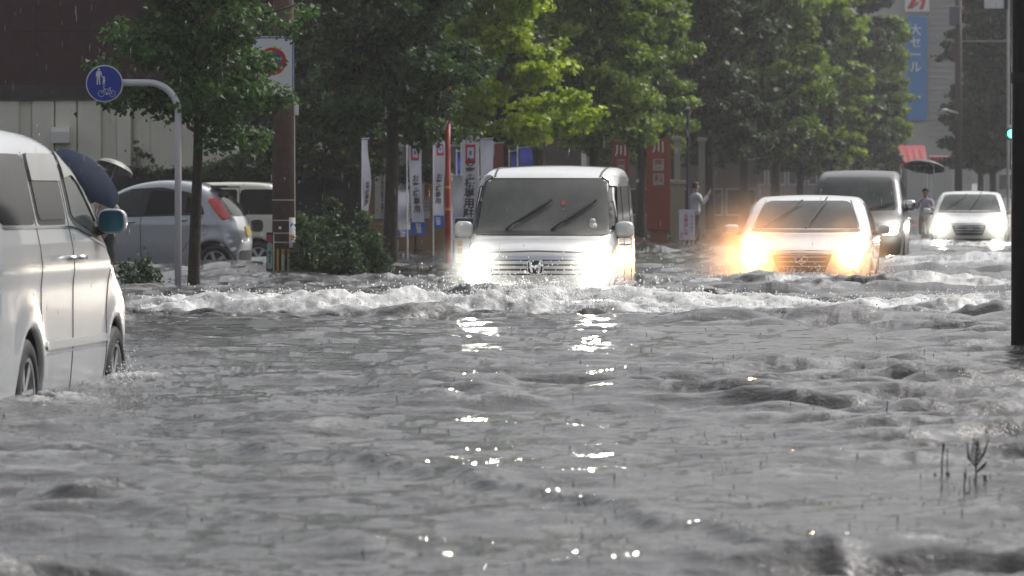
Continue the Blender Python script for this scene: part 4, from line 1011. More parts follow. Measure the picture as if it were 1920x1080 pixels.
# ------------------------------------------------------------------ buildings and walls
def warehouse():
    D = 100; x0, x1 = WX(-160, D), WX(668, D); root = empty('warehouse', ((x0+x1)/2, D, GROUND)); tag(root, 'white ribbed warehouse with dark red upper wall behind the black wall', 'building')
    o = Vector(root.location); mw = mat('white_cladding', (.74,.73,.63), .6, noise=.10, nscale=1.2); g = MB()
    zb = WZ(188, D)-GROUND; X = lambda px: WX(px, D)-o.x
    g.box((x0-o.x, 0, 0), (x1-o.x, 9, zb)); g.build('lower_wall', mw, root)
    g = MB()
    for a, b, dpt in ((-40,36,.10),(36,58,.03),(62,102,.11),(105,144,.11),(147,190,.11),(192,218,.02),(220,246,.13),(250,281,.02),(283,340,.04),(342,420,.04),(422,500,.04),(502,580,.04),(582,660,.04)):
        g.box((X(a), -dpt, 0), (X(b), -.0005, zb-.004), 0)
    g.build('cladding_panel', mw, root)
    g = MB(); g.box((x0-o.x, -.16, zb), (x1-o.x, 9, WZ(160, D)-GROUND)); g.build('band', mat('brown_band', (.03,.024,.021), .7, noise=.25, nscale=3), root)
    g = MB()
    for i in range(9): g.box((x0-o.x+1.02*i+.4, -.108, WZ(160, D)-GROUND+.01), (x0-o.x+1.02*i+.425, -.102, 6.39))
    g.box((x0-o.x, -.111, WZ(60, D)-GROUND), (x1-o.x, -.1085, WZ(60, D)-GROUND+.02)); g.build('wall_joint', mat('joint_dark', (.012,.006,.006), .9), root)
    g = MB(); g.box((x0-o.x, -.10, WZ(160, D)-GROUND), (x1-o.x, 9, 6.4)); g.build('upper_wall', mat('maroon_wall', (.040,.005,.008), .85, noise=.35, nscale=5, bump=.3), root)
    g = MB(); xx = X(100); g.prism([(-.38,0),(-.36,.22),(-.28,.30),(0,.32),(0,0)], 0, .36, Matrix.Translation((xx, -.11, WZ(268, D)-GROUND)) @ Matrix(((0,0,1,0),(1,0,0,0),(0,1,0,0),(0,0,0,1))))
    g.build('vent_hood', mat('vent_white', (.62,.62,.6), .4), root)
    g = MB(); px_ = X(257); g.tube([(px_, -.12, 0), (px_, -.12, WZ(300, D)-GROUND), (px_+.02, -.14, WZ(285, D)-GROUND)], .06, 10)
    g.tube([(px_-.02, -.14, WZ(290, D)-GROUND), (px_+.05, -.16, WZ(277, D)-GROUND), (px_+.12, -.14, WZ(288, D)-GROUND)], .04, 8); g.build('downpipe', mat('pipe_grey', (.25,.25,.24), .6, noise=.4, nscale=9), root, True)
    g = MB(); g.box((X(248.6), -.09, 0), (X(251.5), -.085, zb-.01)); g.build('rust_stain', mat('rust_streak', (.42,.33,.18), .8, noise=.4, nscale=5), root)
warehouse()
def block_wall():
    D = 93.5; x0, x1 = WX(60, D), WX(692, D); o = Vector(((x0+x1)/2, D, GROUND)); root = empty('boundary_wall', o); tag(root, 'low soot-black boundary wall behind the parked cars', 'wall')
    z1 = WZ(324, D)-GROUND; g = MB(); g.box((x0-o.x, -.07, 0), (x1-o.x, .07, z1)); g.build('wall', mat('black_wall', (.022,.021,.020), .85, noise=.6, nscale=4, bump=.6, bscale=12), root)
    g = MB(); g.box((x0-o.x, -.10, z1), (x1-o.x, .10, z1+.05)); g.build('coping', mat('coping', (.05,.05,.045), .8, noise=.5, nscale=7), root)
block_wall()
def peach_wall():
    D = 97.5; x0, x1 = WX(692, D), WX(868, D); o = Vector(((x0+x1)/2, D, GROUND)); root = empty('garden_wall', o); tag(root, 'peach coloured wall carrying a white parking notice board', 'wall')
    z1 = WZ(336, D)-GROUND; g = MB(); g.box((x0-o.x, 0, 0), (x1-o.x, .15, z1)); g.build('wall', mat('peach_render', (.34,.20,.12), .8, noise=.15, nscale=2), root)
    X = lambda px: WX(px, D)-o.x; Z = lambda py: WZ(py, D)-GROUND
    b = empty('notice_board', o); tag(b, 'wide white notice board with numbered parking bays on the peach wall', 'notice board')
    g = MB(); g.box((X(703), -.05, Z(410)), (X(806), -.006, Z(327)), .006); g.build('panel', mat('board_white', (.60,.60,.56), .5, noise=.05), b)
    write('notice_text', 'お\n客\n様\n以\n外\nの\n駐\n車\nは\nご\n遠\n慮\n下\nさ\nい', b, M_ink, .062, X(717), Z(369), -.056, line=.88)
    def cell(px0, py0, px1, py1):
        g = MB()
        for a, c in (((px0,py0),(px1,py0)), ((px0,py1),(px1,py1))): g.box((X(a[0]), -.055, Z(a[1])-.004), (X(c[0]), -.052, Z(a[1])+.004))
        for px in (px0, px1): g.box((X(px)-.004, -.0555, Z(py1)+.004), (X(px)+.004, -.0525, Z(py0)-.004))
        g.build('bay_outline', M_ink, b)
    for i in range(6): cell(752, 332+i*8.2, 763, 340.2+i*8.2)
    cell(763, 382, 775, 394)
    for i in range(3): cell(795, 374+i*7, 805, 381+i*7)
    for i, n in enumerate(('21','20','19','18','17','16')): write('bay_number', n, b, M_ink, .075, X(757.5), Z(336+i*8.2), -.060)
    for i, n in enumerate('321'): write('bay_number', n, b, M_ink, .065, X(800), Z(377.5+i*7), -.060)
    write('bay_label', '18台', b, M_ink, .055, X(769), Z(388), -.060)
    g = MB(); g.box((X(795.5), -.058, Z(373)), (X(806), -.054, Z(335))); g.build('orange_panel', mat('orange_panel', (.55,.16,.04), .5), b)
    write('orange_text', '月\n極\n駐\n車', b, M_ink, .085, X(800.5), Z(354), -.062, line=.95)
    return b
peach_wall()

# dark and pale buildings behind the trees
def block(name, label, px0, px1, pyt, D, col, depth=14, win=None, noise=.12, storeys=3, base=None):
    gz = ground_z(D); x0, x1 = WX(px0, D), WX(px1, D); o = Vector(((x0+x1)/2, D, gz)); root = empty(name, o); tag(root, label, 'building')
    z1 = WZ(pyt, D)-gz; g = MB(); g.box((x0-o.x, 0, 0), (x1-o.x, depth, z1)); g.build('wall', mat(name+'_wall'+str(px0), col, .75, noise=noise, nscale=.8), root)
    g = MB(); g.box((x0-o.x-.12, -.12, z1), (x1-o.x+.12, depth+.1, z1+.25)); g.build('parapet', mat(name+'_par'+str(px0), tuple(c*.8 for c in col), .7), root)
    if win:
        nx, w_, h_ = win; fh = z1/storeys
        for s in range(storeys):
            for i in range(nx):
                cx = (x0-o.x)+(x1-x0)*(i+.5)/nx; cz = fh*(s+.52)
                f = MB(); f.box((cx-w_/2-.06, -.05, cz-h_/2-.06), (cx+w_/2+.06, -.004, cz+h_/2+.06)); fr = f.build('window', M_steel, root)
                p = MB(); p.box((cx-w_/2, -.065, cz-h_/2), (cx-.03, -.052, cz+h_/2)); p.box((cx+.03, -.065, cz-h_/2), (cx+w_/2, -.052, cz+h_/2)); p.build('pane', M_glass, fr)
    return root
block('shop_building', 'dark brown shop building behind the lime green tree', 872, 1090, -60, 150, (.06,.045,.035), 12, (3, 1.3, 1.1), storeys=3)
block('office_building', 'dim brownish building behind the orange sign boards', 1110, 1420, 120, 205, (.14,.10,.085), 16, (5, 1.1, 1.0), storeys=3)
block('terrace_building', 'dim reddish building behind the far end of the tree row', 1400, 1700, 215, 330, (.13,.10,.095), 16, (8, 1.0, 1.0), storeys=2)
def tower():
    D = 330; gz = ground_z(D); x0, x1 = WX(1660, D), WX(1822, D); o = Vector(((x0+x1)/2, D, gz)); root = empty('department_store', o); tag(root, 'tall pale ribbed building with a blue hanging banner at the far end of the street', 'building')
    z1 = WZ(-80, D)-gz; g = MB(); g.box((x0-o.x, 0, 0), (x1-o.x, 18, z1)); g.build('wall', mat('pale_tower', (.36,.36,.345), .7, noise=.06, nscale=.5), root)
    X = lambda px: WX(px, D)-o.x; Z = lambda py: WZ(py, D)-gz
    g = MB()
    for py in range(-40, 262, 11): g.box((X(1741), -.10, Z(py)), (X(1821), -.004, Z(py)+.10))
    g.build('louvre', mat('louvre_grey', (.30,.30,.30), .6), root)
    g = MB(); g.box((X(1701), -.30, Z(226)), (X(1738), -.12, Z(30)), .02); b = g.build('hanging_banner', mat('banner_blue', (.03,.20,.50), .5, noise=.06), root)
    for i, ch in enumerate('大セール'): write('banner_character', ch, b, M_signw, .8, X(1716), Z(58+i*23), -.31)
    g = MB(); g.box((X(1696), -.25, Z(22)), (X(1742), -.12, Z(-30)), .02); s = g.build('logo_panel', M_signw, root)
    g = MB(); M_ = Matrix.Translation((X(1716), -.26, Z(8))) @ Matrix.Rotation(R(90), 4, 'X')
    g.prism([(-.55,-.3),(-.2,-.3),(.15,.5),(-.15,.5)], 0, .03, M_); g.prism([(-.2,-.3),(.1,-.05),(.25,.2),(.02,.1)], 0, .032, M_); g.prism([(.25,-.35),(.5,-.35),(.7,.35),(.3,.35),(.35,.22),(.45,.22)], 0, .03, M_)
    g.build('logo', M_inkr, s)
tower()
block('side_building', 'grey building seen between the thick dark pole and the farthest sedan', 1868, 2300, 268, 345, (.38,.37,.36), 14, (10, 1.2, 1.0), storeys=2)
block('low_building', 'low greyish block closing the view behind the far trees', 300, 900, 40, 170, (.10,.09,.08), 12, (6, 1.3, 1.1), storeys=3)

def added_row():
    """unseen low building, added to give the people carrier something dark to reflect"""
    D = 48; root = empty('added_building', (8.6+.1053*D, D, GROUND), -ROAD); tag(root, 'long dim grey-brown building added out of view on the right, mirrored in the people carrier', 'building')
    g = MB(); g.box((0, 0, 0), (9, 95, 6.4)); g.build('wall', mat('added_wall', (.10,.09,.085), .7, noise=.3, nscale=.6), root)
    g = MB(); g.box((-.3, -.2, 6.4), (9.2, 95.2, 6.7)); g.build('roof', mat('added_roof', (.06,.06,.06), .7), root)
    for i in range(16):
        g = MB(); g.box((-.06, 2+i*5.8, 1.0), (-.004, 5.4+i*5.8, 2.9)); f = g.build('window', M_steel, root)
        g = MB(); g.box((-.075, 2.12+i*5.8, 1.12), (-.062, 5.28+i*5.8, 2.78)); g.build('pane', M_glass, f)
added_row()

def awning(px0, px1, py0, py1, D, label, col=(.35,.03,.035)):
    gz = ground_z(D); x0, x1 = WX(px0, D), WX(px1, D); o = Vector(((x0+x1)/2, D, gz)); root = empty('awning', o); tag(root, label, 'awning')
    za, zb = WZ(py0, D)-gz, WZ(py1, D)-gz; w_ = (x1-x0)/2; n = 8
    V = []; F = []
    for i in range(n+1):
        x = -w_+2*w_*i/n; s = .04*(i % 2); V += [(x, 1.4, za), (x, -.2-s, zb+.35), (x, -.22-s, zb)]
    for i in range(n):
        a = i*3; F += [(a, a+3, a+4, a+1), (a+1, a+4, a+5, a+2)]
    mk('canopy', V, F, mat('awning_red', col, .6, noise=.15), root)
    for s in (-1, 1):
        g = MB(); g.tube([(s*w_*.96, -.15, 0), (s*w_*.96, -.15, zb+.3)], .04, 8); g.build('post', M_steel, root)
awning(1688, 1738, 272, 316, 262, 'tall red awning behind the pedestrian with a black umbrella')
awning(1744, 1786, 292, 306, 275, 'narrow red awning left of the slender pole')

# ------------------------------------------------------------------ signs, poles, banners
def ring(g, r0, r1, y, cx=0, cz=0, n=40, a0=0, a1=360):
    k = int(n*(a1-a0)/360); V = []; F = []
    for i in range(k+1):
        a = R(a0+(a1-a0)*i/k)
        for r in (r0, r1): V.append((cx+r*math.cos(a), y, cz+r*math.sin(a)))
    for i in range(k): F.append((2*i, 2*i+1, 2*i+3, 2*i+2))
    return g.add(V, F)
def seg(g, a, b, w_, y):
    a = Vector((a[0], 0, a[1])); b = Vector((b[0], 0, b[1])); t = (b-a).normalized(); n = Vector((-t.z, 0, t.x))*w_/2; d = Vector((0, y, 0))
    return g.add([a-n+d, b-n+d, b+n+d, a+n+d], [(0,1,2,3)])
def hook_sign():
    D = 61.0; s = FPX/D; root = empty('path_sign', (WX(334, D), D, GROUND)); tag(root, 'round blue shared path sign on a white hooked pole beside the young tree', 'road sign')
    Zt = WZ(155, D)-GROUND; X = lambda px: (px-334)/s; g = MB(); pts = [(0,0,0), (0,0,Zt-.36)]
    for k in range(1, 9):
        a = R(90*k/8); pts.append((-.36+.36*math.cos(a), 0, Zt-.36+.36*math.sin(a)))
    pts += [(X(225), 0, Zt)]; g.tube(pts, .042, 14); g.build('pole', M_polew, root, True)
    cx, cz, r = X(196.5), WZ(157, D)-GROUND, .222
    Mx = Matrix.Translation((cx, -.055, cz)) @ Matrix.Rotation(R(90), 4, 'X') 
    g = MB(); g.lathe([(0,-.03),(r,-.03),(r+.004,-.02),(r+.004,0),(r,.004),(0,.004)], 48, Mx); g.build('rim', mat('sign_rim', (.62,.66,.74), .35), root)
    g = MB(); g.lathe([(0,.0065),(r*.955,.0065)], 48, Mx); face = g.build('sign_face', mat('sign_blue', (.004,.035,.36), .25, coat=.6), root)
    g = MB(); g.mi = 0; y = -.064; k = r/1.0
    P = lambda a, b: (cx+(a-.0)*k, cz+b*k)
    def disc(c, rr): ring(g, 0, rr*k, y, *P(*c), n=16)
    def poly(pts): g.add([(P(a, b)[0], y, P(a, b)[1]) for a, b in pts], [tuple(range(len(pts)))])
    # walker
    disc((-.30,.78), .065); poly([(-.37,.70),(-.23,.70),(-.19,.66),(-.24,.36),(-.22,-.05),(-.29,-.05),(-.30,.28),(-.33,.28),(-.36,-.05),(-.43,-.05),(-.38,.36),(-.42,.66)])
    seg(g, P(-.41,.67), P(-.44,.38), .055*k, y); seg(g, P(-.20,.66), P(-.14,.40), .05*k, y); seg(g, P(-.14,.40), P(-.06,.30), .04*k, y)
    disc((-.02,.36), .048); poly([(-.07,.30),(.03,.30),(.05,.12),(.02,.10),(.02,-.07),(-.02,-.07),(-.02,.08),(-.04,.08),(-.05,-.07),(-.09,-.07),(-.09,.12)])
    # bicycle
    for c in (-.17, .43): ring(g, .150*k, .175*k, y, *P(c, -.55), n=28)
    for a, b in (((-.17,-.55),(.0,-.30)),((0,-.30),(.33,-.30)),((0,-.32),(.13,-.55)),((.13,-.55),(.43,-.55)),((.43,-.55),(.30,-.30)),((.13,-.55),(.33,-.22)),((.26,-.22),(.38,-.22)),((0,-.30),(-.05,-.18)),((-.05,-.18),(.05,-.15)),((-.05,-.18),(-.07,-.14))): seg(g, P(*a), P(*b), .028*k, y)
    disc((.13,-.57), .055)
    g.build('pictogram', mat('reflective_white', (.62,.66,.74), .4), face)
hook_sign()

def utility_pole():
    D = 70.6; s = FPX/D; root = empty('utility_pole', (WX(531.5, D), D, GROUND)); tag(root, 'thick brown concrete utility pole with black and yellow stripes at its foot', 'utility pole')
    g = MB(); g.tube([(0,0,0),(0,0,9)], [.163,.125], 28); g.build('pole', mat('brown_concrete', (.135,.092,.078), .85, noise=.18, nscale=10, bump=.3), root, True)
    Z = lambda py: WZ(py, D)-GROUND; X = lambda px: (px-531.5)/s
    g = MB(); g.lathe([(.1655,-.0),(.1655,Z(466))], 28); g.build('guard_sleeve', M_black, root, True)
    def arcband(a0, a1, z0, z1, r, m, name, n=6):
        V = []; F = []
        for i in range(n+1):
            a = R(a0+(a1-a0)*i/n); V += [(r*math.cos(a), r*math.sin(a), z0), (r*math.cos(a), r*math.sin(a), z1)]
        for i in range(n): F.append((2*i, 2*i+2, 2*i+3, 2*i+1))
        return mk(name, V, F, m, root, True)
    my = mat('stripe_yellow', (.48,.28,.02), .5); mw_ = mat('stripe_faded', (.50,.46,.36), .5, noise=.2)
    zt = Z(466)
    for a0, a1, m in ((238,250,my),(262,277,mw_),(291,306,mw_),(326,345,mw_),(205,214,my)):
        arcband(a0, a1, 0, zt-.004, .1675, m, 'stripe'); 
        if m is mw_: arcband(a0, a1, zt-.075, zt-.006, .1690, my, 'stripe')
    for py in (413,437,454,375): arcband(180, 360, Z(py)-.008, Z(py)+.008, .1665, M_steel, 'strap', 14)
    # small advertising plate with bent arrow and orange square
    a0, a1 = 300, 352; pl = arcband(a0, a1, Z(464), Z(408), .172, M_signw, 'notice_plate', 8)
    arcband(308, 330, Z(450), Z(440), .1735, mat('orange_mark', (.62,.24,.02), .5), 'orange_mark')
    for (aa, za), (ab, zb) in (((306,424),(318,419)),((318,419),(338,431))):
        V = [(.1738*math.cos(R(a)), .1738*math.sin(R(a)), Z(z)+d) for a, z in ((aa,za),(ab,zb)) for d in (-.018,.018)]; mk('arrow', V, [(0,2,3,1)], M_inkb, root)
    g = MB(); g.box((X(552.5), -.03, Z(216)), (X(552.5)+.055, .0, Z(197)), .004); g.build('small_plate', M_signw, root)
    g = MB(); g.tube([(X(553)+.0, -.02, Z(408)), (X(553)-.008, -.02, Z(198))], .010, 6); g.build('conduit', M_signw, root)
    g = MB(); g.lathe([(0,.0),(.022,0)], 14, Matrix.Translation((X(526), -.168, Z(427))) @ Matrix.Rotation(R(90), 4, 'X')); g.build('number_disc', M_signw, root)
    # depth marker beside it
    r2 = empty('marker_post', (WX(506, D-.5), D-.5, GROUND)); tag(r2, 'dark marker post with pale green 4.1 plate at the foot of the utility pole', 'marker post')
    g = MB(); g.box((-.048,-.03,0),(.048,.03,Z(435)), .006); g.build('post', mat('maroon_post', (.045,.02,.022), .6, noise=.2), r2)
    g = MB(); g.box((.049,-.032,0),(.058,.028,Z(435)-.004)); g.build('edge_strip', mat('pinkish_strip', (.5,.38,.33), .6), r2)
    g = MB(); g.prism(rrect(0, 0, .078, .37, .035), 0, .006, Matrix.Translation((0,-.031,Z(479))) @ Matrix.Rotation(R(90), 4, 'X')); p = g.build('plate', mat('pale_green_plate', (.22,.33,.30), .5), r2)
    g = MB(); g.prism(rrect(0, 0, .078, .11, .02), 0, .006, Matrix.Translation((0,-.031,Z(447))) @ Matrix.Rotation(R(90), 4, 'X')); g.build('red_plate', mat('faded_red', (.28,.05,.08), .6), r2)
    write('number', '4\n・\n1', p, mat('navy_ink', (.01,.06,.12), .6), .10, 0, Z(481), -.040, bold=.03, line=.55)
    # no parking board on the pole
    r3 = empty('no_parking_board', (WX(511, D-.25), D-.25, GROUND)); tag(r3, 'white board with red and blue no parking disc strapped high on the utility pole', 'road sign')
    X = lambda px: (px-511)/FPX*(D-.25); Z = lambda py: WZ(py, D-.25)-GROUND
    g = MB(); g.prism(rrect(0, (Z(68)+Z(187))/2, .60, Z(68)-Z(187), .03), 0, .012, Matrix.Rotation(R(90), 4, 'X')); g.build('panel', mat('board_grey_white', (.62,.65,.70), .45), r3)
    g = MB(); za, zb = Z(71), Z(184); w2 = .285
    for a, b in (((-w2,za),(w2,za)),((-w2,zb),(w2,zb)),((-w2,za),(-w2,zb)),((w2,za),(w2,zb))): seg(g, a, b, .016, -.0145)
    g.build('border', M_inkb, r3)
    c = (X(511), Z(115)); g = MB(); ring(g, 0, .135, -.0150, *c); g.build('blue_disc', mat('disc_blue', (.01,.07,.38), .35), r3)
    g = MB(); ring(g, .135, .195, -.0155, *c); seg(g, (c[0]-.11, c[1]+.11), (c[0]+.11, c[1]-.11), .04, -.0165); g.build('red_ring', mat('disc_red', (.42,.012,.02), .35), r3)
    write('caption', 'やめましょう', r3, M_ink, .085, 0, Z(178), -.017, bold=.01)
utility_pole()

def nobori(px, py0, D, wpx, hpx, label, logo=True, lean=.0, text='お\n客\n様\n専\n用', mirror_=False, foot='駐\n車', cloth=None, ph=0.0, pole=1, footm=None, turn=.0):
    """upright advertising flag: pole, top arm, rippling cloth with writing"""
    s = FPX/D; w_, h = wpx/s, hpx/s; root = empty('banner_flag', (WX(px, D), D, GROUND)); tag(root, label, 'banner', 'upright banner flags on the parking lot edge')
    zt = WZ(py0, D)-GROUND; root.rotation_euler = (0, 0, turn)
    x_p = -w_/2*pole
    g = MB(); g.tube([(x_p-.01*pole, .0, 0), (x_p-.01*pole-lean*.2, 0, zt+.05)], .012, 8); g.tube([(x_p-.02*pole, 0, zt+.01), (x_p+w_*pole, 0, zt+.03)], .007, 6); g.build('pole', M_signw, root)
    def fn(x, z, off=0.0):
        t = (zt-z)/h; xx = x*(1-.12*math.sin(t*3+ph)) + lean*t*t; y = -.02 + .05*math.sin(x*9+t*6+ph) + .03*math.sin(t*9+ph) - off
        return (xx, y, z)
    n, m = 40, 8; V = []; F = []
    for i in range(n+1):
        for j in range(m+1): V.append(fn(-w_/2+w_*j/m, zt-h*i/n))
    for i in range(n):
        for j in range(m): a = i*(m+1)+j; F.append((a, a+m+1, a+m+2, a+1))
    c = mk('cloth', V, F, cloth or M_cloth, root, True)
    k = lambda x, z: fn(x, z, .008)
    def strip(x0, x1, z0, z1, mm, nm):
        V = []; F = []; q = 12
        for i in range(q+1):
            z = z0+(z1-z0)*i/q
            for j in range(5): V.append(fn(x0+(x1-x0)*j/4, z, .006))
        for i in range(q):
            for j in range(4): a = i*5+j; F.append((a, a+1, a+6, a+5))
        mk(nm, V, F, mm, c, True)
    if logo:
        L = w_*.62; z0 = zt-.08; t = L*.24
        strip(-L/2, L/2, z0-t, z0, M_inkr, 'logo_mark'); strip(-L/2, -L/2+t*.8, z0-L*1.7, z0-t, M_inkr, 'logo_mark'); strip(L/2-t*.6, L/2, z0-L*1.35, z0-t, M_inkr, 'logo_mark'); strip(-L/2+t*.8, L/2, z0-L*1.7, z0-L*1.35, M_inkr, 'logo_mark'); strip(-L*.1, L*.12, z0-L*.95, z0-L*.55, M_inkb, 'logo_mark')
    if text: write('lettering', text, c, M_ink, w_*.60, 0, zt-h*.56, fn=k, bold=.02, line=.95)
    if foot:
        strip(-w_/2, w_/2, zt-h, zt-h*.86, footm or M_inkb, 'foot_band'); write('foot_lettering', foot, c, M_signw, w_*.45, 0, zt-h*.93, fn=lambda x, z: fn(x, z, .012), bold=.01, line=.8)
    return root
nobori(686, 262, 88, 15, 178, 'narrow white banner seen nearly edge-on before the black wall', logo=False, lean=-.04, text='お\n客\n様\n専\n用', turn=.5, ph=1)
nobori(755, 360, 90, 26, 82, 'short pale banner half hidden by the trunk before the notice board', logo=False, text=None, ph=2)
nobori(778, 266, 89, 25, 175, 'white banner with red square mark in front of the notice board', lean=.08, ph=0)
nobori(823, 262, 91, 20, 165, 'white banner with red mark just left of the red pole', lean=-.02, ph=3, turn=.3)
nobori(882, 262, 84, 34, 180, 'widest white banner with red square mark left of the boxy van', lean=-.05, text='お\n客\n様\n専\n用\n駐\n車', foot=None, ph=1.5)
nobori(858, 330, 83, 20, 120, 'plain white banner between the red pole and the widest banner', logo=False, text=None, foot=None, ph=.4)
nobori(912, 262, 90, 26, 150, 'white and pale blue banner half behind the boxy van roof', logo=False, text='朝\n市', foot='市', ph=.9, lean=.06, footm=mat('sky_blue', (.10,.28,.45), .6))
nobori(935, 270, 96, 20, 130, 'maroon and white banner above the left roof corner of the boxy van', logo=False, text='セ\nー\nル', foot=None, cloth=mat('cloth_maroon', (.22,.06,.06), .8), ph=2.2, lean=-.05)
mb = mat('cloth_blue', (.10,.12,.62), .7, noise=.08)
nobori(864, 285, 88, 14, 55, 'short bright blue banner right of the red pole', logo=False, text=None, foot=None, cloth=mb, ph=.2)
nobori(963, 285, 100, 12, 70, 'left of two blue banners over the boxy van roof', logo=False, text=None, foot=None, cloth=mb, ph=.7, lean=.08)
nobori(986, 278, 101, 26, 80, 'wider of two blue banners over the boxy van roof', logo=False, text='市', foot=None, cloth=mb, ph=1.9, lean=.1)
nobori(928, 232, 104, 12, 40, 'pale blue banner showing through the leaves of the lime green tree', logo=False, text=None, foot=None, cloth=mat('cloth_pale_blue', (.30,.33,.62), .8), ph=1.9)

def red_pole():
    D = 80.3; root = empty('marker_pole', (WX(839.5, D), D, GROUND)); tag(root, 'tall slim red pole with two yellow bands standing in the water', 'pole')
    Z = lambda py: WZ(py, D)-GROUND
    g = MB(); g.tube([(0,0,0),(0,0,Z(232))], .043, 12); g.tube([(0,0,Z(232)),(.01,0,Z(115))], .03, 10); g.build('pole', mat('pole_red', (.42,.035,.03), .45, noise=.1), root, True)
    for py in (351, 392):
        g = MB(); g.lathe([(.0445, Z(py)-.02),(.0445, Z(py)+.02)], 14); g.build('band', mat('band_yellow', (.6,.35,.05), .5), root, True)
    g = MB(); g.tube([(.0,-.03,Z(225)),(-.06,-.03,Z(245))], .016, 8); g.build('bracket', M_signw, root)
red_pole()
def stand_sign(px0, px1, py0, py1, D, label):
    x0, x1 = WX(px0, D), WX(px1, D); cx = (x0+x1)/2; root = empty('signboard', (cx, D, GROUND)); tag(root, label, 'signboard'); w_ = (x1-x0)/2
    Z = lambda py: WZ(py, D)-GROUND
    for s in (-1, 1):
        g = MB(); g.tube([(s*w_*.9,.03,0),(s*w_*.9,.03,Z(py0))], .014, 8); g.build('leg', M_steel, root)
    g = MB(); g.box((-w_,-.01,Z(py1)),(w_,.01,Z(py0)), .003); p = g.build('panel', M_signw, root)
    g = MB(); g.box((-w_+.01,-.0155,Z(446)),(w_-.01,-.0115,Z(py0)-.01)); g.build('dark_header', mat('header_blue', (.05,.07,.13), .5), p)
    g = MB(); g.box((-w_+.05,-.0195,Z(438)),(-w_+.09,-.0165,Z(414))); g.box((-.02,-.0195,Z(443)),(w_-.04,-.0165,Z(436))); g.build('yellow_mark', mat('mark_yellow', (.6,.42,.05), .5), p)
    g = MB()
    for i in range(5): g.box((-w_+.05,-.0155,Z(462+i*14)),(-w_+.12,-.0115,Z(451+i*14)))
    g.build('orange_squares', mat('mark_orange', (.6,.25,.08), .5), p)
stand_sign(852, 892, 408, 545, 76, 'standing signboard with dark header and yellow mark left of the boxy van mirror')
def placard():
    D = 108; x0, x1 = WX(1273, D), WX(1303, D); root = empty('placard', ((x0+x1)/2, D, GROUND)); tag(root, 'small white placard with red vertical writing standing in the water', 'sign'); Z = lambda py: WZ(py, D)-GROUND; w_ = (x1-x0)/2
    g = MB(); g.box((-w_,-.01,Z(450)),(w_,.01,Z(393)), .003); p = g.build('panel', mat('placard_white', (.62,.58,.72), .5), root)
    for s in (-1,1):
        g = MB(); g.tube([(s*w_*.8,.02,0),(s*w_*.8,.02,Z(394))], .012, 6); g.build('leg', M_steel, root)
    write('red_lettering', '大\n売\n出\nし\n中', p, M_inkr, .10, -.02, Z(422), -.014, bold=.02, line=.95)
    write('grey_lettering', '本\n日\n営\n業\n中', p, mat('ink_grey', (.2,.2,.26), .6), .065, .10, Z(420), -.014, line=1.25); write('small_lettering', '商\n店', p, M_inkr, .06, -.115, Z(441), -.014, line=.9)
placard()
def blue_post():
    D = 112; root = empty('post', (WX(1289.5, D), D, GROUND)); tag(root, 'slim bluish post rising behind the small white placard', 'post'); g = MB(); g.tube([(0,0,0),(0,0,3.4)], [.035,.03], 10); g.build('pole', mat('post_blue', (.035,.035,.08), .5), root)
    g = MB(); g.box((-.05,-.05,3.38),(.05,.05,3.44), .02); g.build('cap', M_steel, root)
blue_post()
def orange_sign(px0, px1, py0, py1, D, label, chars):
    x0, x1 = WX(px0, D), WX(px1, D); root = empty('shop_sign', ((x0+x1)/2, D, GROUND)); tag(root, label, 'shop sign'); Z = lambda py: WZ(py, D)-GROUND; w_ = (x1-x0)/2
    g = MB(); g.box((-w_,-.05,Z(py1)),(w_,.05,Z(py0)), .01); p = g.build('panel', mat('sign_orange', (.29,.05,.02), .5, noise=.1), root)
    g = MB(); g.box((-w_*.7,.0,0),(w_*.7,.045,Z(py1))); g.build('base', mat('sign_base', (.3,.12,.06), .6), root)
    for ch, py, box in chars:
        if box: g = MB(); g.box((-w_*.45,-.058,Z(py+11)),(w_*.45,-.052,Z(py-11))); g.build('white_square', mat('square_grey', (.42,.38,.40), .6), p)
        write('lettering', ch, p, M_signw if not box else mat('sign_orange', (.4,.05,.02)), .30 if not box else .22, 0, Z(py), -.062, bold=.02)
orange_sign(1148, 1180, 262, 345, 124, 'orange-red upright sign with a white character left of the olive tree trunk', [('川',283,False),('薬',310,True)])
orange_sign(1212, 1257, 262, 432, 124, 'larger orange-red upright sign with white squares right of the olive tree trunk', [('川',277,False),('薬',309,True),('科',336,True)])
def pillar(px0, px1, py0, D, label, col):
    x0, x1 = WX(px0, D), WX(px1, D); root = empty('gate_pillar', ((x0+x1)/2, D, GROUND)); tag(root, label, 'pillar'); w_ = (x1-x0)/2; h = WZ(py0, D)-GROUND
    g = MB(); g.box((-w_,-w_,0),(w_,w_,h-.1)); g.build('shaft', mat('pillar'+str(px0), col, .7, noise=.15), root)
    g = MB(); g.box((-w_-.04,-w_-.04,h-.1),(w_+.04,w_+.04,h), .01); g.build('cap', mat('pillar_cap', (.35,.32,.28), .7), root)
pillar(1258, 1284, 338, 128, 'squat beige gate pillar right of the larger orange sign', (.30,.26,.20)); pillar(1264, 1276, 255, 131, 'tall narrow beige pillar behind the squat gate pillar', (.30,.27,.23)); pillar(1310, 1322, 258, 138, 'pale pillar behind the pedestrian in a white shirt', (.30,.27,.25))

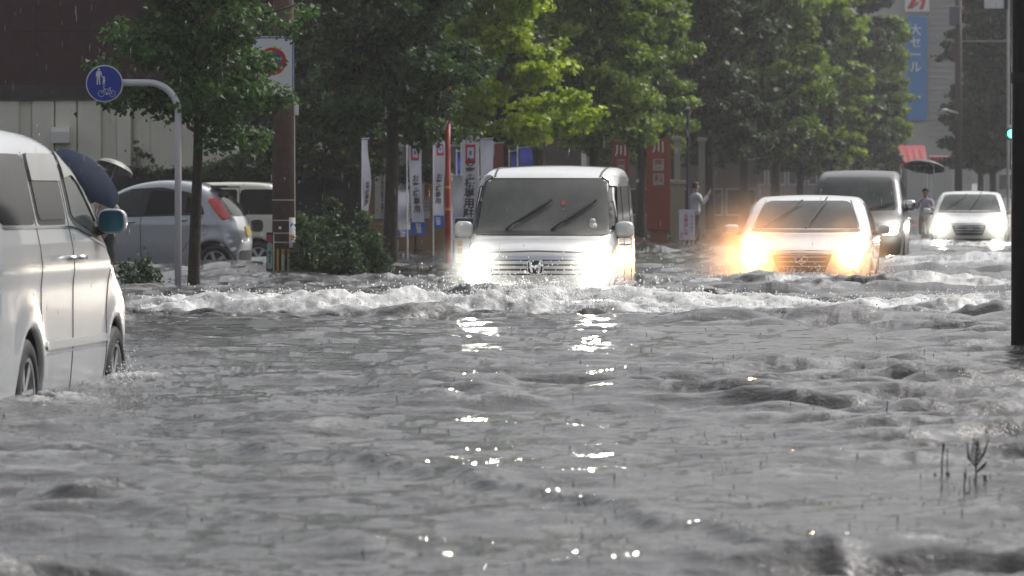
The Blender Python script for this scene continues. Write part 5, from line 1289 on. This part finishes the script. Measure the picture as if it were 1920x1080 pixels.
def dark_pole():
    D = 37; root = empty('thick_pole', (WX(1931, D), D, GROUND)); tag(root, 'thick near-black pole cut by the right picture edge', 'pole')
    g = MB(); g.tube([(0,0,-.02),(0,0,7)], [.140,.130], 28); g.build('pole', mat('sooty_pole', (.024,.021,.021), .55, noise=.3, nscale=9, bump=.3), root, True)
    g = MB(); g.lathe([(.146,2.3),(.148,2.32),(.148,2.36),(.146,2.38)], 28); g.build('strap', M_black, root, True)
dark_pole()
def far_pole():
    D = 190; root = empty('power_pole', (WX(1797, D), D, GROUND)); tag(root, 'slender brown pole with a short lamp arm and wires among the far trees', 'utility pole'); Z = lambda py: WZ(py, D)-GROUND
    g = MB(); g.tube([(0,0,0),(0,0,10)], [.15,.12], 14); g.build('pole', mat('pole_brown', (.11,.08,.075), .8), root, True)
    g = MB(); g.tube([(0,-.1,Z(212)),(-.35,-.1,Z(208)),(-.55,-.1,Z(205))], .04, 8); g.lathe([(0,.03),(.10,.0),(.12,-.06),(0,-.08)], 12, Matrix.Translation((-.55,-.1,Z(205)))); g.build('lamp_arm', M_signw, root, True)
    g = MB(); g.tube([(.1,-.1,Z(78)),(1.95,-.1,Z(78))], .035, 8); g.build('cross_arm', mat('arm_green', (.12,.18,.15), .6), root)
    for dz in (.9, 1.5):
        g = MB(); pts = [(-8+t*20, 0, Z(40)+dz+.02*(t*20-10)**2*.12) for t in np.linspace(0, 1, 14)]; g.tube(pts, .018, 5); g.build('wire', M_black, root)
    g = MB(); g.box((-.35,-.35,Z(48)),(.05,.0,Z(12)), .04); g.build('transformer', mat('transformer_grey', (.16,.16,.2), .6), root)
    D = 150; r = empty('traffic_light', (WX(1911, D), D, GROUND)); tag(r, 'traffic light glowing green just left of the thick dark pole', 'traffic light'); Z = lambda py: WZ(py, D)-GROUND
    g = MB(); g.tube([(.5,.1,0),(.5,.1,Z(238))], .08, 10); g.tube([(.5,.1,Z(238)),(-.3,.1,Z(238))], .04, 8); g.build('pole', M_steel, r)
    g = MB(); g.box((-.38,-.1,Z(262)),(.62,.1,Z(240)), .03); h = g.build('housing', mat('signal_grey', (.10,.11,.11), .5), r)
    for i, m in enumerate((mat('signal_green', (0,.2,.15), .3, emis=(.05,1,.65), estr=9), mat('signal_amber_off', (.10,.06,.01), .3), mat('signal_red_off', (.10,.01,.01), .3))):
        g = MB(); g.lathe([(0,.02),(.09,.01),(.115,0)], 18, Matrix.Translation((-.235+i*.34,-.101,Z(251))) @ Matrix.Rotation(R(90), 4, 'X')); g.build('lamp', m, h, True)
    D = 160; r = empty('hanging_sign', (WX(1864, D), D, GROUND)); tag(r, 'white box sign at the top edge near the thick dark pole', 'sign'); Z = lambda py: WZ(py, D)-GROUND
    g = MB(); g.tube([(.45,.05,0),(.45,.05,Z(-30))], .05, 8); g.build('post', M_steel, r); g = MB(); g.box((-.31,-.06,Z(16)),(.30,.06,Z(-22)), .02); g.build('panel', M_signw, r)
    g = MB(); g.box((.31,-.05,Z(18)),(.42,.05,Z(-24))); g.build('bracket', M_black, r)
far_pole()

# ------------------------------------------------------------------ people and umbrellas
M_skin = mat('skin', (.42,.27,.20), .55)
def body_mesh(name, J, Ed, parent, m):
    """one continuous skinned surface over joints J = {name: (co, r)} and edges Ed"""
    me = bpy.data.meshes.new(name); ks = list(J); me.from_pydata([J[k][0] for k in ks], [(ks.index(a), ks.index(b)) for a, b in Ed], [])
    o = bpy.data.objects.new(name, me); sc.collection.objects.link(o)
    md = o.modifiers.new('s', 'SKIN'); md.use_smooth_shade = True
    for i, k in enumerate(ks):
        r = J[k][1]; me.skin_vertices[0].data[i].radius = (r, r) if not isinstance(r, tuple) else r
    me.skin_vertices[0].data[0].use_root = True
    sb = o.modifiers.new('d', 'SUBSURF'); sb.levels = 1; sb.render_levels = 1
    bpy.context.view_layer.update(); dm = bpy.data.meshes.new_from_object(o.evaluated_get(bpy.context.evaluated_depsgraph_get()))
    o.modifiers.clear(); o.data = dm; dm.materials.clear(); dm.materials.append(m); dm.polygons.foreach_set('use_smooth', np.ones(len(dm.polygons), dtype=bool)); o.parent = parent; bpy.data.meshes.remove(me); return o
def person(px, D, rz, label, shirt, trousers, arm='hold', hair=(.012,.010,.010), h=1.68, gz=GROUND, step=.12, group=None):
    root = empty('person', (WX(px, D), D, gz), rz); tag(root, label, 'person', group); s = h/1.7
    hx, hz = (.12, 1.42) if arm == 'hold' else (.22, 1.50) if arm == 'raise' else (.26, .84)
    fy = .30 if arm == 'hold' else .26 if arm == 'raise' else .05
    P = lambda x, y, z: (x*s, y*s, z*s)
    J = {'pel': (P(0,0,.94), (.15*s,.11*s)), 'wst': (P(0,0,1.08), (.135*s,.10*s)), 'chs': (P(0,.01,1.28), (.165*s,.11*s)), 'nkb': (P(0,0,1.43), .075*s), 'nk': (P(0,.01,1.48), .052*s), 'hd0': (P(0,.02,1.55), (.068*s,.075*s)), 'hd1': (P(0,.02,1.62), (.076*s,.09*s)), 'hd2': (P(0,.01,1.68), .055*s),
         'sR': (P(-.17,0,1.40), .062*s), 'eR': (P(-.22,.07 if arm != 'raise' else .12,1.15), .042*s), 'wR': (P(-.13,.22 if arm != 'down' else .06,1.22 if arm != 'down' else .90), .030*s),
         'sL': (P(.17,0,1.40), .062*s), 'eL': (P(.24,.10,1.18), .042*s), 'wL': (P(hx,fy,hz-.08), .030*s)}
    E = [('pel','wst'),('wst','chs'),('chs','nkb'),('nkb','nk'),('nk','hd0'),('hd0','hd1'),('hd1','hd2'),('chs','sR'),('sR','eR'),('eR','wR'),('chs','sL'),('sL','eL'),('eL','wL')]
    for k, x, st in (('R',-.10,step),('L',.10,-step)):
        J['h'+k] = (P(x,0,.88), .088*s); J['k'+k] = (P(x,.04+st*.7,.49), .060*s); J['a'+k] = (P(x,st-.03,.09), .040*s); J['t'+k] = (P(x*1.15,st+.14,.035), (.042*s,.028*s)); E += [('pel','h'+k),('h'+k,'k'+k),('k'+k,'a'+k),('a'+k,'t'+k)]
    # hands: palm, four curled fingers and a thumb
    for k, sd in (('R',-1),('L',1)):
        w0 = Vector(J['w'+k][0]); d = (w0-Vector(J['e'+k][0])).normalized(); side = Vector((1,0,0))*-sd; up = Vector((0,0,1))
        J['p'+k] = (tuple(w0+d*.055*s), (.034*s,.018*s)); E.append(('w'+k,'p'+k)); pc = w0+d*.055*s
        for i in range(4):
            b = pc + up*(.026-.017*i)*s + d*.025*s; L = (.062,.070,.066,.052)[i]*s
            J['f%s%d' % (k, i)] = (tuple(b), .0095*s); J['g%s%d' % (k, i)] = (tuple(b+d*L*.55+side*.012*s), .0085*s); J['q%s%d' % (k, i)] = (tuple(b+d*L*.75+side*.04*s), .0075*s)
            E += [('p'+k,'f%s%d' % (k, i)), ('f%s%d' % (k, i),'g%s%d' % (k, i)), ('g%s%d' % (k, i),'q%s%d' % (k, i))]
        J['m'+k] = (tuple(pc-d*.01*s+side*.03*s+up*.015*s), .011*s); J['n'+k] = (tuple(pc+d*.02*s+side*.048*s+up*.02*s), .009*s); E += [('p'+k,'m'+k),('m'+k,'n'+k)]
    b = body_mesh('body', J, E, root, M_skin)
    # clothes: shells over the body, cut at neckline, cuffs, waist and hems
    def shell(nm, keep, grow, m):
        bm = bmesh.new(); bm.from_mesh(b.data); bm.normal_update()
        for v in bm.verts: v.co += v.normal*grow
        bmesh.ops.delete(bm, geom=[v for v in bm.verts if not keep(v.co/s)], context='VERTS'); me = bpy.data.meshes.new(nm); bm.to_mesh(me); bm.free()
        o = bpy.data.objects.new(nm, me); sc.collection.objects.link(o); me.materials.append(m); o.parent = root
    wr = [Vector(J['w'+k][0])/s for k in 'RL']
    shell('shirt', lambda c: .92 < c.z < 1.465 and all((c-w_).length > .06 for w_ in wr) and not any((c-(w_+(w_-Vector(J['e'+k][0])/s).normalized()*.08)).length < .11 for w_, k in zip(wr, 'RL')), .016*s, shirt)
    shell('trousers', lambda c: .10 < c.z < .99 and abs(c.x) < .25 and abs(c.y) < .28, .020*s, trousers)
    shell('shoe', lambda c: c.z < .115, .014*s, M_black)
    # face, ears and hair
    g = MB(); H = Vector(P(0,.02,1.60))
    def ball(c, r, sx=1, sy=1, sz=1, n=10):
        g.lathe([(r*math.sin(a), -r*math.cos(a)) for a in np.linspace(0, math.pi, 7)], n, Matrix.Translation(c) @ Matrix.Diagonal((sx, sy, sz, 1)))
    ball(H+Vector((0,.095,-.012))*s, .014*s, .8, 1.3, 1.5)
    for q in (-1, 1): ball(H+Vector((q*.078,.0,-.005))*s, .026*s, .45, .8, 1.2)
    g.build('ear', M_skin, root, True)
    g = MB()
    for q in (-1, 1): ball(H+Vector((q*.030,.082,.012))*s, .009*s, 1.4, .6, .8)
    g.build('eye', M_ink, root, True)
    g = MB(); ball(H+Vector((0,.082,-.048))*s, .016*s, 1.6, .5, .4); g.build('mouth', mat('lips', (.30,.12,.10), .5), root, True)
    bm = bmesh.new(); bmesh.ops.create_uvsphere(bm, u_segments=20, v_segments=14, radius=1)
    for v in bm.verts:
        c = v.co.copy(); v.co = H+Vector((c.x*.092, c.y*.104-.012, c.z*.105+.03))*s*1.0
        if c.y > .25 and c.z < .35: v.co = H+Vector((c.x*.05, c.y*.05, .07))*s
        elif c.z < -.35: v.co.z = H.z-.02*s
    g = MB(); g.add([v.co.copy() for v in bm.verts], [[v.index for v in f.verts] for f in bm.faces]); bm.free(); g.build('hair', mat('hair_black', hair, .6), root, True)
    hand = Vector(J['p'+'L'][0]); return root, root.matrix_basis @ hand
def umbrella(top, r, base, label, m, tilt=(0, 0), depth=.34, n=8):
    """canopy of n ribs; top = tip position, base = hand position"""
    top = Vector(top); base = Vector(base); ax = (top-base).normalized(); root = empty('umbrella', base); tag(root, label, 'umbrella')
    q = ax.to_track_quat('Z', 'Y'); M = Matrix.Translation(top-base) @ q.to_matrix().to_4x4()
    V = []; F = []; ks = 8; sub = 4; N = n*sub
    for i in range(ks+1):
        t = i/ks; rr = r*math.sin(t*1.25)/math.sin(1.25); z = -depth*r*2*(1-math.cos(t*1.25))/(1-math.cos(1.25))*.5
        for k in range(N):
            a = 2*math.pi*k/N; f = (k % sub)/sub; sag = math.sin(math.pi*f)*.07*t; V.append(M @ Vector((rr*(1-sag)*math.cos(a), rr*(1-sag)*math.sin(a), z-sag*.1*r+ (0.03*r*math.sin(math.pi*f) if i == ks else 0))))
    for i in range(ks):
        for k in range(N): F.append((i*N+k, i*N+(k+1) % N, (i+1)*N+(k+1) % N, (i+1)*N+k))
    mk('canopy', V, F, m, root, True)
    g = MB(); g.tube([M @ Vector((0,0,.06)), Vector((0,0,-.08))+ax*.0], .007, 8); h0 = -ax*.10; g.tube([Vector((0,0,0)), h0, h0-ax*.05+Vector((.03,0,0)), h0-ax*.03+Vector((.06,0,0))], .012, 8); g.build('shaft', M_steel, root)
    for k in range(n):
        g = MB(); pts = []
        for i in range(ks+1):
            t = i/ks; rr = r*math.sin(t*1.25)/math.sin(1.25); z = -depth*r*2*(1-math.cos(t*1.25))/(1-math.cos(1.25))*.5-.008; a = 2*math.pi*k/n; pts.append(M @ Vector((rr*math.cos(a), rr*math.sin(a), z)))
        g.tube(pts, .004, 5); g.build('rib', M_steel, root)
    return root
mshirt = mat('shirt_white', (.50,.50,.54), .8); mtr = mat('trousers_dark', (.03,.03,.035), .8); mnavy = mat('umbrella_navy', (.005,.012,.034), .8, spec=.1); mblk = mat('umbrella_black', (.03,.03,.032), .45)
_, hd = person(150, 66.0, R(150), 'person in grey clothes under the navy umbrella, hidden by the people carrier', mat('shirt_grey', (.2,.2,.22), .8), mtr, h=1.62)
umbrella((WX(188, 66.3), 65.55, WZ(316, 66.3)), .56, hd, 'large navy umbrella held above the parked silver hatchback, left of the tree', mnavy, depth=.36)
_, hd = person(196, 75.0, R(185), 'person behind the navy umbrella holding a pale one', mat('shirt_beige', (.3,.28,.24), .8), mtr, h=1.60)
umbrella((WX(224, 75.2), 74.85, WZ(303, 75.2)), .30, hd, 'pale grey umbrella peeping out right of the navy one', mat('umbrella_grey', (.22,.22,.21), .4), depth=.40)
person(1304, 122, R(-70), 'person in white shirt and dark trousers with a raised arm by the pale pillars', mshirt, mtr, arm='raise', h=1.66, gz=GROUND+.10)
_, hd = person(1735, 132, R(170), 'person in a pale top under the black umbrella right of the dark minivan', mat('shirt_lilac', (.42,.40,.52), .8), mat('trousers_brown', (.10,.05,.04), .8), h=1.62)
umbrella((WX(1733, 132.2), 132.0, WZ(303, 132.2)), .57, hd, 'wide black umbrella right of the dark minivan roof', mblk, depth=.30)

# ------------------------------------------------------------------ plants poking out of the flood in the foreground
def sprig(px, D, hpx, label, kind):
    s = FPX/D; h = hpx/s; x = WX(px, D); z0 = water_at(x, D); root = empty('reed', (x, D, z0-.25)); tag(root, label, 'plant', 'stalks standing out of the flood'); r = random.Random(px)
    g = MB(); g.tube([(0,0,0),(.0,0,.25+h*.45),(.01*h*5,0,.25+h)], [.0045,.0035,.002], 6)
    if kind == 'spray':
        for i in range(13):
            t = .25+.72*i/13; z = .25+h*t; sd = 1 if i % 2 else -1; L = h*.30*(1.1-t)+.01
            g.tube([(.002,0,z),(sd*L*.35,r.uniform(-.01,.01),z+L*.5),(sd*L*.5,r.uniform(-.01,.01),z+L)], [.0035,.003,.001], 5)
        g.tube([(.0,0,.27),(.03,0,.25+h*.3),(.045,0,.25+h*.42)], [.003,.007,.001], 5); g.tube([(-.003,0,.30),(-.03,0,.25+h*.5),(-.035,0,.25+h*.9)], [.003,.005,.002], 5); g.tube([(.003,0,.30),(.03,0,.25+h*.6),(.05,0,.25+h*.97)], [.003,.005,.002], 5)
    elif kind == 'pair':
        g.tube([(.02,0,0),(.022,0,.25+h*.95)], [.003,.002], 5); g.lathe([(0,.02),(.006,.01),(.004,-.01),(0,-.02)], 6, Matrix.Translation((.03*h*2,0,.25+h)))
    else:
        g.lathe([(0,.02),(.009,.012),(.011,0),(.006,-.02),(0,-.03)], 7, Matrix.Translation((-.004,0,.262)))
    g.build('stem', mat('reed_brown', (.045,.038,.022), .8), root)
    C = np.array([(0.0, 0.0, .24)]); V, F = leaves(C, np.array([(.05,.04,.02)]), 9, .022, np.random.default_rng(int(px))); mk('foliage', V, F, L_ivy, root)
sprig(1830, 19.9, 74, 'tallest branching stalk in the foreground water, right of the picture', 'spray')
sprig(1766, 20.0, 52, 'pair of thin stalks left of the tallest branching one', 'pair')
sprig(1662, 25.3, 46, 'single leaning stalk farther out in the open water', 'one')
sprig(1808, 19.6, 28, 'short bent stalk between the pair and the tallest one', 'pair')

def rain():
    """falling drops, each a few centimetres long"""
    r = np.random.default_rng(21); n = 1300; D = r.uniform(24, 120, n); px = r.uniform(-100, 2020, n); py = r.uniform(-60, 700, n)
    X = (px-HX)/FPX*D; Z = CAMZ+(HY-py)/FPX*D; k = Z > .12; D, X, Z = D[k], X[k], Z[k]; n = len(D)
    w_ = r.uniform(.0006, .0013, n)*(1+D/70); L = r.uniform(.02, .05, n)*(1+D/90)
    V = np.stack([np.stack([X-w_, D, Z], 1), np.stack([X, D-w_, Z], 1), np.stack([X+w_, D, Z], 1), np.stack([X, D+w_, Z], 1), np.stack([X, D, Z-L*.45], 1), np.stack([X+L*.03, D, Z+L], 1)], 1).reshape(-1, 3)
    i = np.arange(n)[:,None]*6; F = np.concatenate([i+np.array(f) for f in ((0,1,5),(1,2,5),(2,3,5),(3,0,5),(1,0,4),(2,1,4),(3,2,4),(0,3,4))], 0)
    tag(mk('raindrops', V, F, mat('rain_water', (.22,.23,.24), .1, spec=.8)), kind='stuff')
rain()

# ------------------------------------------------------------------ rain haze
def haze():
    g = MB(); g.box((-260, -20, -4), (260, 620, 45)); m = bpy.data.materials.new('rain_haze'); m.use_nodes = True; t = m.node_tree; t.nodes.clear()
    o = t.nodes.new('ShaderNodeOutputMaterial'); v = t.nodes.new('ShaderNodeVolumePrincipled'); v.inputs['Color'].default_value = (.9,.9,.92,1); v.inputs['Density'].default_value = .00045; v.inputs['Anisotropy'].default_value = .0
    t.links.new(v.outputs[0], o.inputs['Volume']); tag(g.build('haze', m), kind='stuff')
haze()
